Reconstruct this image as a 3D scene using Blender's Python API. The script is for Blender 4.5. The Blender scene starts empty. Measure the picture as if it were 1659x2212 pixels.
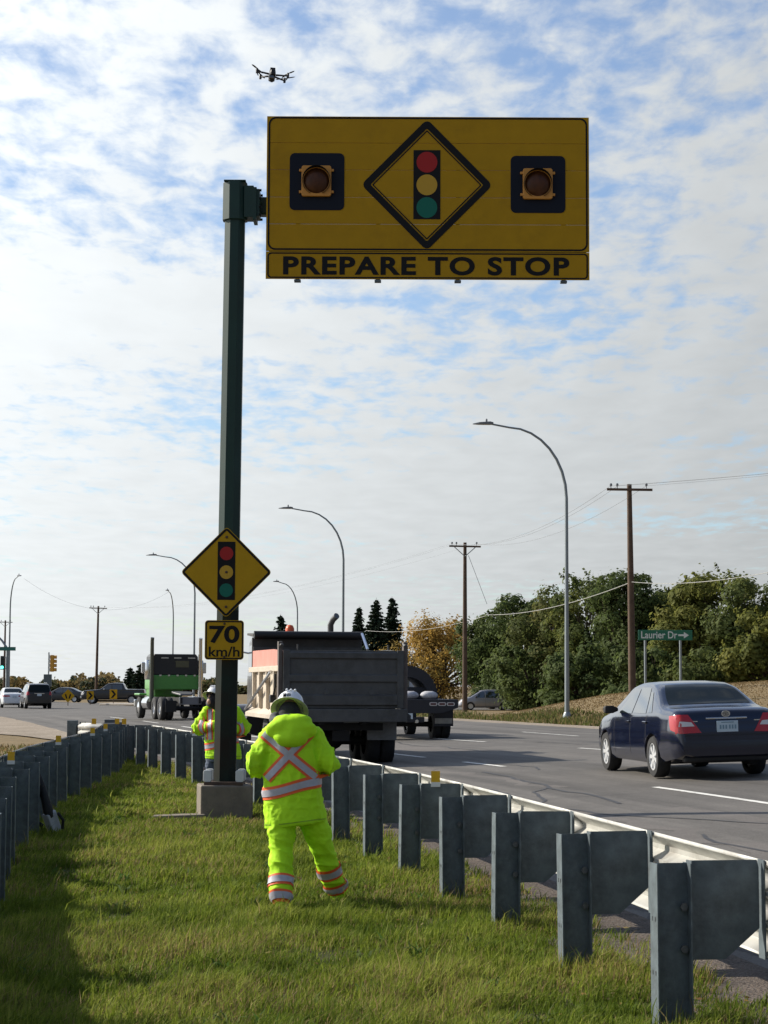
import bpy, bmesh, math, random
import numpy as np
from mathutils import Vector, Matrix, noise
from mathutils.bvhtree import BVHTree
R = math.radians
rnd = random.Random(7)
SC = bpy.context.scene
COL = SC.collection

# ------------------------------------------------------------------ camera
CAM_Z = 1.8
FOC = 8000.0 / 4032.0            # focal length in picture heights
PITCH, ROLL = R(4.886), R(0.25)
cam_d = bpy.data.cameras.new('camera'); cam = bpy.data.objects.new('camera', cam_d); COL.objects.link(cam)
cam_d.sensor_fit = 'VERTICAL'; cam_d.sensor_height = 24.0; cam_d.lens = 24.0 * FOC
cam_d.clip_start = 0.2; cam_d.clip_end = 9000
CAM_R = Matrix.Rotation(math.pi / 2 + PITCH, 4, 'X') @ Matrix.Rotation(ROLL, 4, 'Z')
cam.matrix_world = Matrix.Translation((0, 0, CAM_Z)) @ CAM_R
SC.camera = cam

# ------------------------------------------------------------------ sky, sun, exposure
SUN_EL, SUN_AZ = R(31), R(-66)      # azimuth measured from +Y (view direction) towards +X
to_sun = Vector((math.sin(SUN_AZ) * math.cos(SUN_EL), math.cos(SUN_AZ) * math.cos(SUN_EL), math.sin(SUN_EL)))
world = bpy.data.worlds.new('World'); SC.world = world; world.use_nodes = True
nt = world.node_tree; nt.nodes.clear()
def wn(t, **k):
    n = nt.nodes.new(t)
    for a, b in k.items(): setattr(n, a, b)
    return n
def wl(a, b): nt.links.new(a, b)
def wmath(op, a, b=None, clamp=False):
    n = wn('ShaderNodeMath', operation=op, use_clamp=clamp)
    for i, s in enumerate((a, b)):
        if s is None: continue
        if isinstance(s, (int, float)): n.inputs[i].default_value = s
        else: wl(s, n.inputs[i])
    return n.outputs[0]
w_out = wn('ShaderNodeOutputWorld'); w_bg = wn('ShaderNodeBackground'); w_bg.inputs['Strength'].default_value = 0.1
w_sky = wn('ShaderNodeTexSky', sky_type='NISHITA', sun_disc=False)
w_sky.sun_elevation = SUN_EL; w_sky.sun_rotation = SUN_AZ; w_sky.altitude = 200; w_sky.dust_density = 0.6; w_sky.ozone_density = 1.5
w_tc = wn('ShaderNodeTexCoord'); w_sep = wn('ShaderNodeSeparateXYZ'); wl(w_tc.outputs['Generated'], w_sep.inputs[0])
zc = wmath('ADD', wmath('MAXIMUM', w_sep.outputs[2], 0.0), 0.055)
w_uv = wn('ShaderNodeCombineXYZ'); wl(wmath('DIVIDE', w_sep.outputs[0], zc), w_uv.inputs[0]); wl(wmath('DIVIDE', w_sep.outputs[1], zc), w_uv.inputs[1])
def wnoise(scale, detail, rough, loc, dist=0.0, sx=1.0, sy=1.0):
    m = wn('ShaderNodeMapping'); m.inputs['Location'].default_value = loc; m.inputs['Scale'].default_value = (sx, sy, 1)
    wl(w_uv.outputs[0], m.inputs['Vector'])
    n = wn('ShaderNodeTexNoise', noise_dimensions='2D'); n.inputs['Scale'].default_value = scale; n.inputs['Detail'].default_value = detail
    n.inputs['Roughness'].default_value = rough; n.inputs['Distortion'].default_value = dist
    wl(m.outputs[0], n.inputs['Vector']); return n.outputs[0]
big = wnoise(0.8, 3, 0.5, (5.3, 2.6, 0), 0.2, 1.0, 0.8)       # where the cloud sheet is thick or thin
puff = wnoise(12.0, 6, 0.55, (0.4, 1.9, 0), 0.2, 1.0, 0.55)     # the dappled cloudlets
fine = wnoise(26.0, 5, 0.55, (2.1, 0.3, 0), 0.1, 1.0, 0.5)
dens = wmath('ADD', wmath('ADD', wmath('MULTIPLY', big, 1.05), wmath('MULTIPLY', puff, 0.85)), wmath('MULTIPLY', fine, 0.22))
dens = wmath('ADD', wmath('SUBTRACT', dens, wmath('MULTIPLY', wmath('MAXIMUM', w_sep.outputs[2], 0.0), 0.72)), 0.085)    # seen edge-on towards the horizon the sheet closes up, overhead it opens
CLOUD_LO, CLOUD_HI = 0.66, 1.08
mr = wn('ShaderNodeMapRange', interpolation_type='SMOOTHSTEP'); wl(dens, mr.inputs[0])
mr.inputs[1].default_value = CLOUD_LO; mr.inputs[2].default_value = CLOUD_HI; mr.inputs[3].default_value = 0.12; mr.inputs[4].default_value = 0.98
# cloud brightness: thin sheet lit from behind, much brighter towards the sun, dimmed behind the camera to deepen shade, greyer in its thick folds
dot = wn('ShaderNodeVectorMath', operation='DOT_PRODUCT'); wl(w_tc.outputs['Generated'], dot.inputs[0]); dot.inputs[1].default_value = to_sun
fwd = wmath('MULTIPLY', wmath('ADD', dot.outputs['Value'], 1.0), 0.5)
fwd3 = wmath('POWER', fwd, 3.2)
fold = wnoise(7.0, 5, 0.5, (9.1, 4.4, 0), 0.2, 1.0, 0.55)
bri = wmath('ADD', wmath('ADD', wmath('MULTIPLY', fwd3, 13.9), 1.15), wmath('MULTIPLY', wmath('SUBTRACT', fold, 0.5), 0.9))
w_cl = wn('ShaderNodeCombineColor'); wl(wmath('MULTIPLY', bri, 0.955), w_cl.inputs[0]); wl(wmath('MULTIPLY', bri, 0.995), w_cl.inputs[1]); wl(wmath('MULTIPLY', bri, 1.01), w_cl.inputs[2])
w_mix = wn('ShaderNodeMix', data_type='RGBA'); wl(mr.outputs[0], w_mix.inputs['Factor'])
w_sat = wn('ShaderNodeMix', data_type='RGBA', blend_type='MULTIPLY'); w_sat.inputs['Factor'].default_value = 1.0
wl(w_sky.outputs[0], w_sat.inputs['A']); w_sat.inputs['B'].default_value = (0.87, 0.97, 1.11, 1)
wl(w_sat.outputs['Result'], w_mix.inputs['A']); wl(w_cl.outputs[0], w_mix.inputs['B'])
wl(w_mix.outputs['Result'], w_bg.inputs['Color']); wl(w_bg.outputs[0], w_out.inputs['Surface'])

sun_d = bpy.data.lights.new('sun', 'SUN'); sun_d.energy = 4.8; sun_d.angle = R(0.6); sun_d.color = (1.0, 0.92, 0.79)
sun = bpy.data.objects.new('sun', sun_d); COL.objects.link(sun); sun.location = (-30, 20, 30)
sun.rotation_euler = to_sun.to_track_quat('Z', 'Y').to_euler()
vs = SC.view_settings; SC.display_settings.display_device = 'sRGB'
vs.view_transform = 'Standard'; vs.look = 'None'; vs.gamma = 1.0; vs.exposure = 0.43; vs.use_curve_mapping = False

# ------------------------------------------------------------------ helpers
DW, DH = 1659.0, 2212.0           # units in which the photograph was measured
_R3 = CAM_R.to_3x3()
def at(px, py, Y):
    """point of the place at distance Y (metres ahead) seen at photo position px, py"""
    d = _R3 @ Vector(((px - DW / 2) / DH / FOC, -(py - DH / 2) / DH / FOC, -1.0))
    return Vector((0, 0, CAM_Z)) + d * (Y / d.y)
def ax(px, Y, py=1500): return at(px, py, Y).x

class MB:
    def __init__(s): s.v = []; s.f = []
    def add(s, vs_, fs):
        o = len(s.v); s.v += [tuple(p) for p in vs_]; s.f += [tuple(i + o for i in f) for f in fs]; return s
    def box(s, c, size, rot=None):
        x, y, z = [a / 2 for a in size]; c = Vector(c)
        pts = [Vector((i * x, j * y, k * z)) for i in (-1, 1) for j in (-1, 1) for k in (-1, 1)]
        if rot is not None: pts = [rot @ p for p in pts]
        return s.add([c + p for p in pts], [(0, 1, 3, 2), (4, 6, 7, 5), (0, 4, 5, 1), (2, 3, 7, 6), (0, 2, 6, 4), (1, 5, 7, 3)])
    def prism(s, pts, ext):
        """pts: 3D polygon, ext: extrusion vector"""
        n = len(pts); e = Vector(ext); P = [Vector(p) for p in pts]
        return s.add(P + [p + e for p in P], [tuple(range(n))[::-1], tuple(range(n, 2 * n))] + [(i, (i + 1) % n, n + (i + 1) % n, n + i) for i in range(n)])
    def tube(s, pts, rad, n=8, cap=True, sx=1.0, up=None):
        P = [Vector(p) for p in pts]; m = len(P)
        if not hasattr(rad, '__len__'): rad = [rad] * m
        rings = []; u = None
        for i in range(m):
            t = (P[min(i + 1, m - 1)] - P[max(i - 1, 0)])
            t = t.normalized() if t.length > 1e-9 else Vector((0, 0, 1))
            if u is None:
                a = Vector(up) if up else (Vector((0, 0, 1)) if abs(t.z) < 0.9 else Vector((0, 1, 0)))
                u = (a - t * a.dot(t)).normalized()
            else:
                u = (u - t * u.dot(t)).normalized()
            w = t.cross(u)
            rings.append([P[i] + (w * math.cos(2 * math.pi * (k + .5) / n) * sx + u * math.sin(2 * math.pi * (k + .5) / n)) * rad[i] for k in range(n)])
        return s.rings(rings, cap)
    def rings(s, rings, cap=True, closed=True):
        n = len(rings[0]); vs_ = [p for r in rings for p in r]; fs = []
        for i in range(len(rings) - 1):
            for k in range(n if closed else n - 1):
                a = i * n + k; b = i * n + (k + 1) % n
                fs.append((a, b, b + n, a + n))
        if cap and closed:
            fs.append(tuple(range(n))[::-1]); fs.append(tuple(range((len(rings) - 1) * n, len(rings) * n)))
        return s.add(vs_, fs)
    def lathe(s, prof, c, axis='Z', n=24, cap=True):
        """prof: (radius, height) from one end to the other"""
        c = Vector(c); rings = []
        for r, h in prof:
            ring = []
            for k in range(n):
                a = 2 * math.pi * k / n; p = (r * math.cos(a), r * math.sin(a), h)
                p = {'Z': p, 'Y': (p[0], p[2], p[1]), 'X': (p[2], p[0], p[1])}[axis]
                ring.append(c + Vector(p))
            rings.append(ring)
        return s.rings(rings, cap)
    def ell(s, c, r, n=14, m=9, rot=None):
        c = Vector(c); rings = []
        for j in range(1, m):
            a = math.pi * j / m
            ring = [Vector((r[0] * math.sin(a) * math.cos(2 * math.pi * k / n), r[1] * math.sin(a) * math.sin(2 * math.pi * k / n), -r[2] * math.cos(a))) for k in range(n)]
            rings.append([c + (rot @ p if rot is not None else p) for p in ring])
        return s.rings(rings)
    def grid(s, rows):
        n = len(rows[0]); return s.add([p for r in rows for p in r], [(i * n + k, i * n + k + 1, (i + 1) * n + k + 1, (i + 1) * n + k) for i in range(len(rows) - 1) for k in range(n - 1)])
    def mesh(s, name):
        me = bpy.data.meshes.new(name); me.from_pydata(s.v, [], s.f); me.update(); return me
    def build(s, name, mat, parent=None, smooth=None, bevel=0.0, fix=True, loc=None, segs=2):
        me = s.mesh(name)
        if fix:
            bm = bmesh.new(); bm.from_mesh(me); bmesh.ops.recalc_face_normals(bm, faces=bm.faces); bm.to_mesh(me); bm.free()
        return mobj(name, me, mat, parent, smooth, bevel, loc, segs)

def mobj(name, me, mat, parent=None, smooth=None, bevel=0.0, loc=None, segs=2):
    if mat is not None:
        me.materials.clear(); me.materials.append(mat)
    if smooth is not None:
        me.polygons.foreach_set('use_smooth', [True] * len(me.polygons))
        if smooth < 170: me.set_sharp_from_angle(angle=R(smooth))
    o = bpy.data.objects.new(name, me); COL.objects.link(o)
    if parent is not None: o.parent = parent
    if loc is not None: o.location = loc
    if bevel > 0:
        b = o.modifiers.new('bevel', 'BEVEL'); b.width = bevel; b.segments = segs; b.limit_method = 'ANGLE'; b.angle_limit = R(40)
    return o
def tag(o, label=None, cat=None, group=None, kind=None):
    if label: o['label'] = label
    if cat: o['category'] = cat
    if group: o['group'] = group
    if kind: o['kind'] = kind
    return o
def thing(name, label, cat, loc=(0, 0, 0), rz=0.0, group=None):
    o = bpy.data.objects.new(name, None); COL.objects.link(o); o.location = loc; o.rotation_euler = (0, 0, rz)
    o.empty_display_size = 0.2
    return tag(o, label, cat, group)
def copy_tree(o, parent=None):
    c = o.copy(); COL.objects.link(c); c.parent = parent
    for ch in list(o.children): copy_tree(ch, c)
    return c
def evaluated(me, mods):
    """run modifiers on a temporary object and return the resulting mesh"""
    o = bpy.data.objects.new('tmp', me); COL.objects.link(o)
    for t, kw in mods:
        m = o.modifiers.new(t, t)
        for a, b in kw.items(): setattr(m, a, b)
    dg = bpy.context.evaluated_depsgraph_get(); dg.update()
    out = bpy.data.meshes.new_from_object(o.evaluated_get(dg)); bpy.data.objects.remove(o); return out

_M = {}
def mat(name, rgb, rough=0.6, metal=0.0, spec=0.5, var=0.0, scale=6.0, bump=0.0, bscale=40.0, coat=0.0, ior=None, rgb2=None, dirt=None, dirt_amt=0.0, detail=5, trans=0.0, emit=None, emit_s=0.0, ws=False, flake=None):
    if name in _M: return _M[name]
    m = bpy.data.materials.new(name); m.use_nodes = True; t = m.node_tree; b = t.nodes['Principled BSDF']
    b.inputs['Base Color'].default_value = (*rgb, 1); b.inputs['Roughness'].default_value = rough; b.inputs['Metallic'].default_value = metal
    b.inputs['Specular IOR Level'].default_value = spec; b.inputs['Coat Weight'].default_value = coat; b.inputs['Coat Roughness'].default_value = 0.06
    if ior: b.inputs['IOR'].default_value = ior
    if trans: b.inputs['Transmission Weight'].default_value = trans
    if emit: b.inputs['Emission Color'].default_value = (*emit, 1); b.inputs['Emission Strength'].default_value = emit_s
    co = t.nodes.new('ShaderNodeNewGeometry').outputs['Position'] if ws else t.nodes.new('ShaderNodeTexCoord').outputs['Object']
    def ns(sc, det=detail, ro=0.6):
        n = t.nodes.new('ShaderNodeTexNoise'); n.inputs['Scale'].default_value = sc; n.inputs['Detail'].default_value = det; n.inputs['Roughness'].default_value = ro
        t.links.new(co, n.inputs['Vector']); return n.outputs[0]
    def mix(fac, a, bb):
        n = t.nodes.new('ShaderNodeMix'); n.data_type = 'RGBA'
        t.links.new(fac, n.inputs['Factor'])
        for s_, v_ in (('A', a), ('B', bb)):
            if isinstance(v_, tuple): n.inputs[s_].default_value = (*v_, 1)
            else: t.links.new(v_, n.inputs[s_])
        return n.outputs['Result']
    def ramp(fac, lo, hi):
        n = t.nodes.new('ShaderNodeMapRange'); n.inputs[1].default_value = lo; n.inputs[2].default_value = hi; t.links.new(fac, n.inputs[0]); return n.outputs[0]
    col = None
    if var or rgb2:
        a = tuple(max(0, c * (1 - var)) for c in rgb); c2 = rgb2 if rgb2 else tuple(c * (1 + var) for c in rgb)
        col = mix(ramp(ns(scale), 0.32, 0.68), a, c2)
    if dirt:
        col = mix(ramp(ns(scale * 0.45, 6, 0.7), 0.62 - dirt_amt * 0.3, 0.80 - dirt_amt * 0.2), col if col else rgb, dirt)
    if col: t.links.new(col, b.inputs['Base Color'])
    if bump:
        n = t.nodes.new('ShaderNodeBump'); n.inputs['Strength'].default_value = min(1.0, bump); n.inputs['Distance'].default_value = 0.01
        t.links.new(ns(bscale, 4), n.inputs['Height']); t.links.new(n.outputs[0], b.inputs['Normal'])
    _M[name] = m; return m
def mat_attr(name, attr, rough=0.75, spec=0.25, transl=0.0, tint=(1, 1, 1)):
    """colour from a per-face colour attribute (leaves, grass blades)"""
    if name in _M: return _M[name]
    m = bpy.data.materials.new(name); m.use_nodes = True; t = m.node_tree; b = t.nodes['Principled BSDF']
    a = t.nodes.new('ShaderNodeAttribute'); a.attribute_name = attr
    t.links.new(a.outputs['Color'], b.inputs['Base Color']); b.inputs['Roughness'].default_value = rough; b.inputs['Specular IOR Level'].default_value = spec
    if transl:
        tr = t.nodes.new('ShaderNodeBsdfTranslucent'); t.links.new(a.outputs['Color'], tr.inputs['Color'])
        ms = t.nodes.new('ShaderNodeMixShader'); ms.inputs[0].default_value = transl
        t.links.new(b.outputs[0], ms.inputs[1]); t.links.new(tr.outputs[0], ms.inputs[2]); t.links.new(ms.outputs[0], t.nodes['Material Output'].inputs['Surface'])
    _M[name] = m; return m
def text_mesh(body, height, width=None, bold=0.0, res=6, space=1.0):
    """flat lettering lying in XY, centred, given letter height and overall width"""
    cu = bpy.data.curves.new('txt', 'FONT'); cu.body = body; cu.size = 1.0; cu.offset = bold; cu.space_character = space; cu.resolution_u = res
    o = bpy.data.objects.new('txt', cu); COL.objects.link(o)
    dg = bpy.context.evaluated_depsgraph_get(); dg.update(); me = bpy.data.meshes.new_from_object(o.evaluated_get(dg)); bpy.data.objects.remove(o)
    n = len(me.vertices); co = np.empty(n * 3); me.vertices.foreach_get('co', co); co = co.reshape(-1, 3)
    lo, hi = co.min(0), co.max(0); k = height / (hi[1] - lo[1]); kx = (width / (hi[0] - lo[0])) if width else k
    co = (co - (lo + hi) / 2) * (kx, k, 1); co[:, 2] = 0
    me.vertices.foreach_set('co', co.ravel()); me.update(); return me
def upright(me, loc, solid=0.002):
    """turn XY lettering to stand in XZ facing -Y at loc; returns a mesh with a little thickness"""
    bm = bmesh.new(); bm.from_mesh(me)
    r = bmesh.ops.extrude_face_region(bm, geom=bm.faces[:]); vs_ = [g for g in r['geom'] if isinstance(g, bmesh.types.BMVert)]
    bmesh.ops.translate(bm, verts=vs_, vec=(0, 0, solid))
    for v in bm.verts: v.co = Vector((v.co.x + loc[0], loc[1] - v.co.z, v.co.y + loc[2]))
    bmesh.ops.recalc_face_normals(bm, faces=bm.faces); bm.to_mesh(me); bm.free(); return me
def letters(me, m_, parent, name='letter'):
    """one object per letter: split flat lettering into its connected pieces"""
    bm = bmesh.new(); bm.from_mesh(me); bm.verts.ensure_lookup_table(); seen = set(); comps = []
    for v in bm.verts:
        if v in seen: continue
        st = [v]; seen.add(v); fs = set(); vs_ = []
        while st:
            q = st.pop(); vs_.append(q)
            for e in q.link_edges:
                w = e.other_vert(q)
                if w not in seen: seen.add(w); st.append(w)
            fs.update(q.link_faces)
        comps.append((vs_, fs))
    for vs_, fs in comps:
        ix = {v: i for i, v in enumerate(vs_)}; mb = MB(); mb.v = [tuple(v.co) for v in vs_]; mb.f = [tuple(ix[v] for v in f.verts) for f in fs]; mb.build(name, m_, parent, fix=False)
    bm.free()
def rrect(cx, cy, w, h, r, n=5):
    pts = []
    for qx, qy, a0 in ((1, 1, 0), (-1, 1, 90), (-1, -1, 180), (1, -1, 270)):
        for k in range(n + 1):
            a = R(a0 + 90 * k / n); pts.append((cx + qx * (w / 2 - r) + r * math.cos(a), cy + qy * (h / 2 - r) + r * math.sin(a)))
    return pts
def circ(cx, cy, r, n=28): return [(cx + r * math.cos(2 * math.pi * k / n), cy + r * math.sin(2 * math.pi * k / n)) for k in range(n)]
def rdiamond(cx, cy, d, r, n=4):
    q = rrect(0, 0, d * math.sqrt(2), d * math.sqrt(2), r, n); c = math.sqrt(.5)
    return [(cx + (x - y) * c, cy + (x + y) * c) for x, y in q]
def plate(poly, y, t=0.003):
    """flat polygon (x,z) standing at depth y facing -Y"""
    return MB().prism([(x, y, z) for x, z in poly], (0, -t, 0))
def ring_plate(outer, inner, y, t=0.003):
    mb = MB(); n = len(outer)
    a = [(x, y, z) for x, z in outer]; b = [(x, y, z) for x, z in inner]; a2 = [(x, y - t, z) for x, z in outer]; b2 = [(x, y - t, z) for x, z in inner]
    fs = []
    for i in range(n):
        j = (i + 1) % n
        fs += [(2 * n + i, 2 * n + j, 3 * n + j, 3 * n + i), (i, j, 2 * n + j, 2 * n + i), (n + i, 3 * n + i, 3 * n + j, n + j), (i, n + i, n + j, j)]
    return mb.add(a + b + a2 + b2, fs)
def smoothstep(a, b, x):
    t = np.clip((np.asarray(x, float) - a) / (b - a), 0, 1); return t * t * (3 - 2 * t)

# ------------------------------------------------------------------ lie of the land
_ky = [-60, -15, 0, 10.9, 17.3, 23.7, 30, 36.4, 43.3, 60, 96, 127, 160, 280, 700, 6000]
_kx = [12.8, 6.35, 4.19, 2.575, 1.65, 0.66, -0.72, -2.30, -3.95, -7.9, -16.7, -24.9, -34.5, -72.0, -210.0, -1950.0]
_ty = np.arange(-60, 700, 0.5); _tx = np.interp(_ty, _ky, _kx)
_g = np.exp(-0.5 * (np.arange(-20, 21) / 9.0) ** 2); _g /= _g.sum()
_tx = np.convolve(np.pad(_tx, 20, mode='reflect', reflect_type='odd'), _g, 'valid')
def XE(y): return np.where(np.asarray(y) < 650, np.interp(y, _ty, _tx), np.interp(y, _ky, _kx))     # left edge of the carriageway
def XR(y): return XE(y) - 1.05                                                                       # post line of the rail beside it
_ly, _lx = [-10, 8, 11.3, 15.7, 20.5, 29.5, 35, 40, 47.5, 50], [.9, -1.72, -2.25, -3.0, -3.77, -4.72, -5.0, -5.25, -6.0, -6.25]
def XL(y): return np.interp(y, _ly, _lx)                                                             # post line of the other rail
ROAD_W = 17.0
def TL(lat, y):
    lat = np.asarray(lat, float); y = np.asarray(y, float)
    k = np.interp(y, [0, 37, 57, 90, 110, 170], [1.0, 1.0, .62, .55, .45, 0.0])
    h = k * np.interp(lat, [-1.0, 0, 3, 10, 17, 20, 36], [0, .06, .25, .56, .66, .66, 0])
    hill = np.interp(lat - np.clip(y - 84, 0, 60) * .20, [19, 20.5, 23, 25, 28, 34, 45, 60], [0, 0.15, 0.8, 1.25, 1.7, 2.25, 2.7, 2.9]) * smoothstep(50, 92, y) * (1 - smoothstep(97, 120, y))
    dip = -0.25 * smoothstep(20, 40, lat) * smoothstep(140, 175, y) * (1 - smoothstep(260, 400, y))
    return h + hill + dip
def T(x, y): return float(TL(x - XE(y), y))
def on(px, Y, lift=0.0):
    x = ax(px, Y); return Vector((x, Y, T(x, Y) + lift))
# ------------------------------------------------------------------ ground sheets
def sheet(name, ys, lats, mat_, lift, kind='structure', latf=None, nz=0.0, parent=None):
    ys = np.asarray(ys, float); V = []; L = []
    for y in ys:
        la = np.asarray(latf(y) if latf else lats, float)
        x = XE(y) + la; z = TL(la, np.full_like(la, y)) + lift
        for a, b, c in zip(x, z, la):
            n = nz * (noise.noise(Vector((a * .9, y * .9, 3.1))) + .5 * noise.noise(Vector((a * 2.3, y * 2.3, 8.1)))) if nz else 0
            V.append((a, y, b + n)); L.append(c)
    n = len(la); mb = MB(); mb.add(V, [(i * n + k, i * n + k + 1, (i + 1) * n + k + 1, (i + 1) * n + k) for i in range(len(ys) - 1) for k in range(n - 1)])
    me = mb.mesh(name); at_ = me.attributes.new('lat', 'FLOAT', 'POINT'); at_.data.foreach_set('value', L)
    o = mobj(name, me, mat_, parent, smooth=180)
    if kind: o['kind'] = kind
    return o
def ground_mat(name, cols, scales, bump, bscale, rough=0.95, stretch=None):
    """several colours blended by noises of different size, world coordinates"""
    m = bpy.data.materials.new(name); m.use_nodes = True; t = m.node_tree; b = t.nodes['Principled BSDF']
    b.inputs['Roughness'].default_value = rough; b.inputs['Specular IOR Level'].default_value = 0.2
    g = t.nodes.new('ShaderNodeNewGeometry'); co = g.outputs['Position']
    if stretch:
        mp = t.nodes.new('ShaderNodeMapping'); mp.inputs['Scale'].default_value = stretch; mp.inputs['Rotation'].default_value = (0, 0, R(-10)); t.links.new(co, mp.inputs[0]); co = mp.outputs[0]
    prev = None
    for i, (c, s) in enumerate(zip(cols[1:], scales)):
        n = t.nodes.new('ShaderNodeTexNoise'); n.inputs['Scale'].default_value = s; n.inputs['Detail'].default_value = 6; n.inputs['Roughness'].default_value = 0.65
        t.links.new(co, n.inputs['Vector'])
        r = t.nodes.new('ShaderNodeMapRange'); r.inputs[1].default_value = 0.42; r.inputs[2].default_value = 0.62; t.links.new(n.outputs[0], r.inputs[0])
        x = t.nodes.new('ShaderNodeMix'); x.data_type = 'RGBA'; t.links.new(r.outputs[0], x.inputs['Factor'])
        if prev is None: x.inputs['A'].default_value = (*cols[0], 1)
        else: t.links.new(prev, x.inputs['A'])
        x.inputs['B'].default_value = (*c, 1); prev = x.outputs['Result']
    t.links.new(prev, b.inputs['Base Color'])
    n = t.nodes.new('ShaderNodeTexNoise'); n.inputs['Scale'].default_value = bscale; n.inputs['Detail'].default_value = 6; t.links.new(g.outputs['Position'], n.inputs['Vector'])
    bp = t.nodes.new('ShaderNodeBump'); bp.inputs['Strength'].default_value = bump; bp.inputs['Distance'].default_value = 0.03; t.links.new(n.outputs[0], bp.inputs['Height']); t.links.new(bp.outputs[0], b.inputs['Normal'])
    return m
M_dry = ground_mat('dry_grass', [(0.165, 0.115, 0.055), (0.215, 0.152, 0.074), (0.12, 0.095, 0.04), (0.235, 0.17, 0.09)], [0.35, 1.7, 7.0], 0.4, 9.0)
M_soil = ground_mat('thatch', [(0.05, 0.05, 0.018), (0.10, 0.085, 0.035), (0.045, 0.055, 0.015)], [3.0, 14.0], 0.8, 30.0)
M_gravel = ground_mat('gravel', [(0.30, 0.25, 0.19), (0.40, 0.34, 0.27), (0.22, 0.18, 0.14)], [0.6, 9.0], 0.7, 24.0)
M_dirt = ground_mat('road_edge_dirt', [(0.100, 0.078, 0.062), (0.145, 0.112, 0.090), (0.065, 0.052, 0.044), (0.17, 0.145, 0.125)], [1.6, 8.0, 45.0], 0.9, 50.0)
def asphalt_mat(name, base, lane):
    m = bpy.data.materials.new(name); m.use_nodes = True; t = m.node_tree; b = t.nodes['Principled BSDF']
    b.inputs['Roughness'].default_value = 0.82; b.inputs['Specular IOR Level'].default_value = 0.35
    g = t.nodes.new('ShaderNodeNewGeometry'); L = t.links.new
    def ns(sc, vec, det=5, ro=.6):
        n = t.nodes.new('ShaderNodeTexNoise'); n.inputs['Scale'].default_value = sc; n.inputs['Detail'].default_value = det; n.inputs['Roughness'].default_value = ro; L(vec, n.inputs['Vector']); return n.outputs[0]
    def mr_(v, lo, hi, a, c):
        n = t.nodes.new('ShaderNodeMapRange'); L(v, n.inputs[0])
        for i, q in enumerate((lo, hi, a, c)): n.inputs[i + 1].default_value = q
        return n.outputs[0]
    def mt(op, a, c):
        n = t.nodes.new('ShaderNodeMath'); n.operation = op
        for i, q in enumerate((a, c)):
            if isinstance(q, (int, float)): n.inputs[i].default_value = q
            else: L(q, n.inputs[i])
        return n.outputs[0]
    pos = g.outputs['Position']
    v = mr_(ns(0.35, pos, 4), 0.35, 0.65, 0.86, 1.14)
    v = mt('MULTIPLY', v, mr_(ns(48, pos, 4, .75), 0.3, 0.7, 0.62, 1.38))
    v = mt('MULTIPLY', v, mr_(ns(7, pos, 4), 0.3, 0.7, 0.9, 1.1))
    if lane:
        at_ = t.nodes.new('ShaderNodeAttribute'); at_.attribute_name = 'lat'
        cb = t.nodes.new('ShaderNodeCombineXYZ'); sp = t.nodes.new('ShaderNodeSeparateXYZ'); L(pos, sp.inputs[0])
        L(mt('MULTIPLY', at_.outputs['Fac'], 0.55), cb.inputs[0]); L(mt('MULTIPLY', sp.outputs[1], 0.018), cb.inputs[1])
        v = mt('MULTIPLY', v, mr_(ns(2.2, cb.outputs[0], 4, .6), 0.32, 0.68, 0.62, 1.34))    # streaks worn along the lanes
    c = t.nodes.new('ShaderNodeCombineColor')
    for i in range(3): L(mt('MULTIPLY', v, base[i]), c.inputs[i])
    L(c.outputs[0], b.inputs['Base Color'])
    bp = t.nodes.new('ShaderNodeBump'); bp.inputs['Strength'].default_value = 0.5; bp.inputs['Distance'].default_value = 0.006; L(ns(90, pos, 3), bp.inputs['Height']); L(bp.outputs[0], b.inputs['Normal'])
    return m
M_road = asphalt_mat('asphalt', (0.118, 0.109, 0.098), True)
M_road2 = asphalt_mat('asphalt_crossing', (0.122, 0.114, 0.104), False)
M_tar = mat('tar', (0.035, 0.033, 0.032), 0.6, var=0.2)
M_white_paint = mat('road_paint', (0.72, 0.71, 0.66), 0.7, var=0.18, scale=9, dirt=(0.3, 0.28, 0.26), dirt_amt=0.35)
M_kerb = mat('kerb_concrete', (0.36, 0.32, 0.27), 0.9, var=0.15, scale=3, bump=.3)

ys_far = list(np.arange(-20, 60, 2.0)) + list(np.arange(60, 200, 4.0)) + list(np.arange(200, 400, 15)) + [430, 500, 600, 800, 1200, 2000, 3500, 6000]
lat_far = [-2500, -900, -400, -200, -100, -60, -40, -28, -20, -14, -10, -7, -5, -4, -3, -2.2, -1.6, -1, -.5, 0, 3, 6, 10, 14, 17, 18, 19.5, 20.5, 21.5, 23, 25, 26.5, 28, 31, 34, 39, 45, 52, 60, 80, 110, 160, 260, 500, 1200, 3000]
ground = sheet('ground', ys_far, lat_far, M_dry, -0.035)
med_lats = list(np.linspace(0, 1, 26))
def med_f(y):
    a = float(XL(y) - XE(y)) - 1.6; b = -0.50
    return a + (b - a) * np.array(med_lats)
median = sheet('grass_median', np.arange(-8, 50, 0.4), None, M_soil, 0.0, latf=med_f, nz=0.02)
edge = sheet('dirt_strip', np.arange(-8, 62, 0.8), [-0.90, -0.75, -0.6, -0.45, -0.3, -0.1, 0.06], M_dirt, 0.008, nz=0.012)
road = sheet('road', np.arange(-18, 112.1, 1.0), list(np.linspace(0, ROAD_W, 35)), M_road, 0.0)
crossing = sheet('intersection', np.arange(112, 246, 2.0), [-70, -50, -35, -20, -10, -4, 0, 4, 8, 12, 17], M_road2, 0.0)
side_street = sheet('side_street', np.arange(176, 206, 3.0), [17, 25, 35, 50, 80, 120], M_road2, 0.0)
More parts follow.
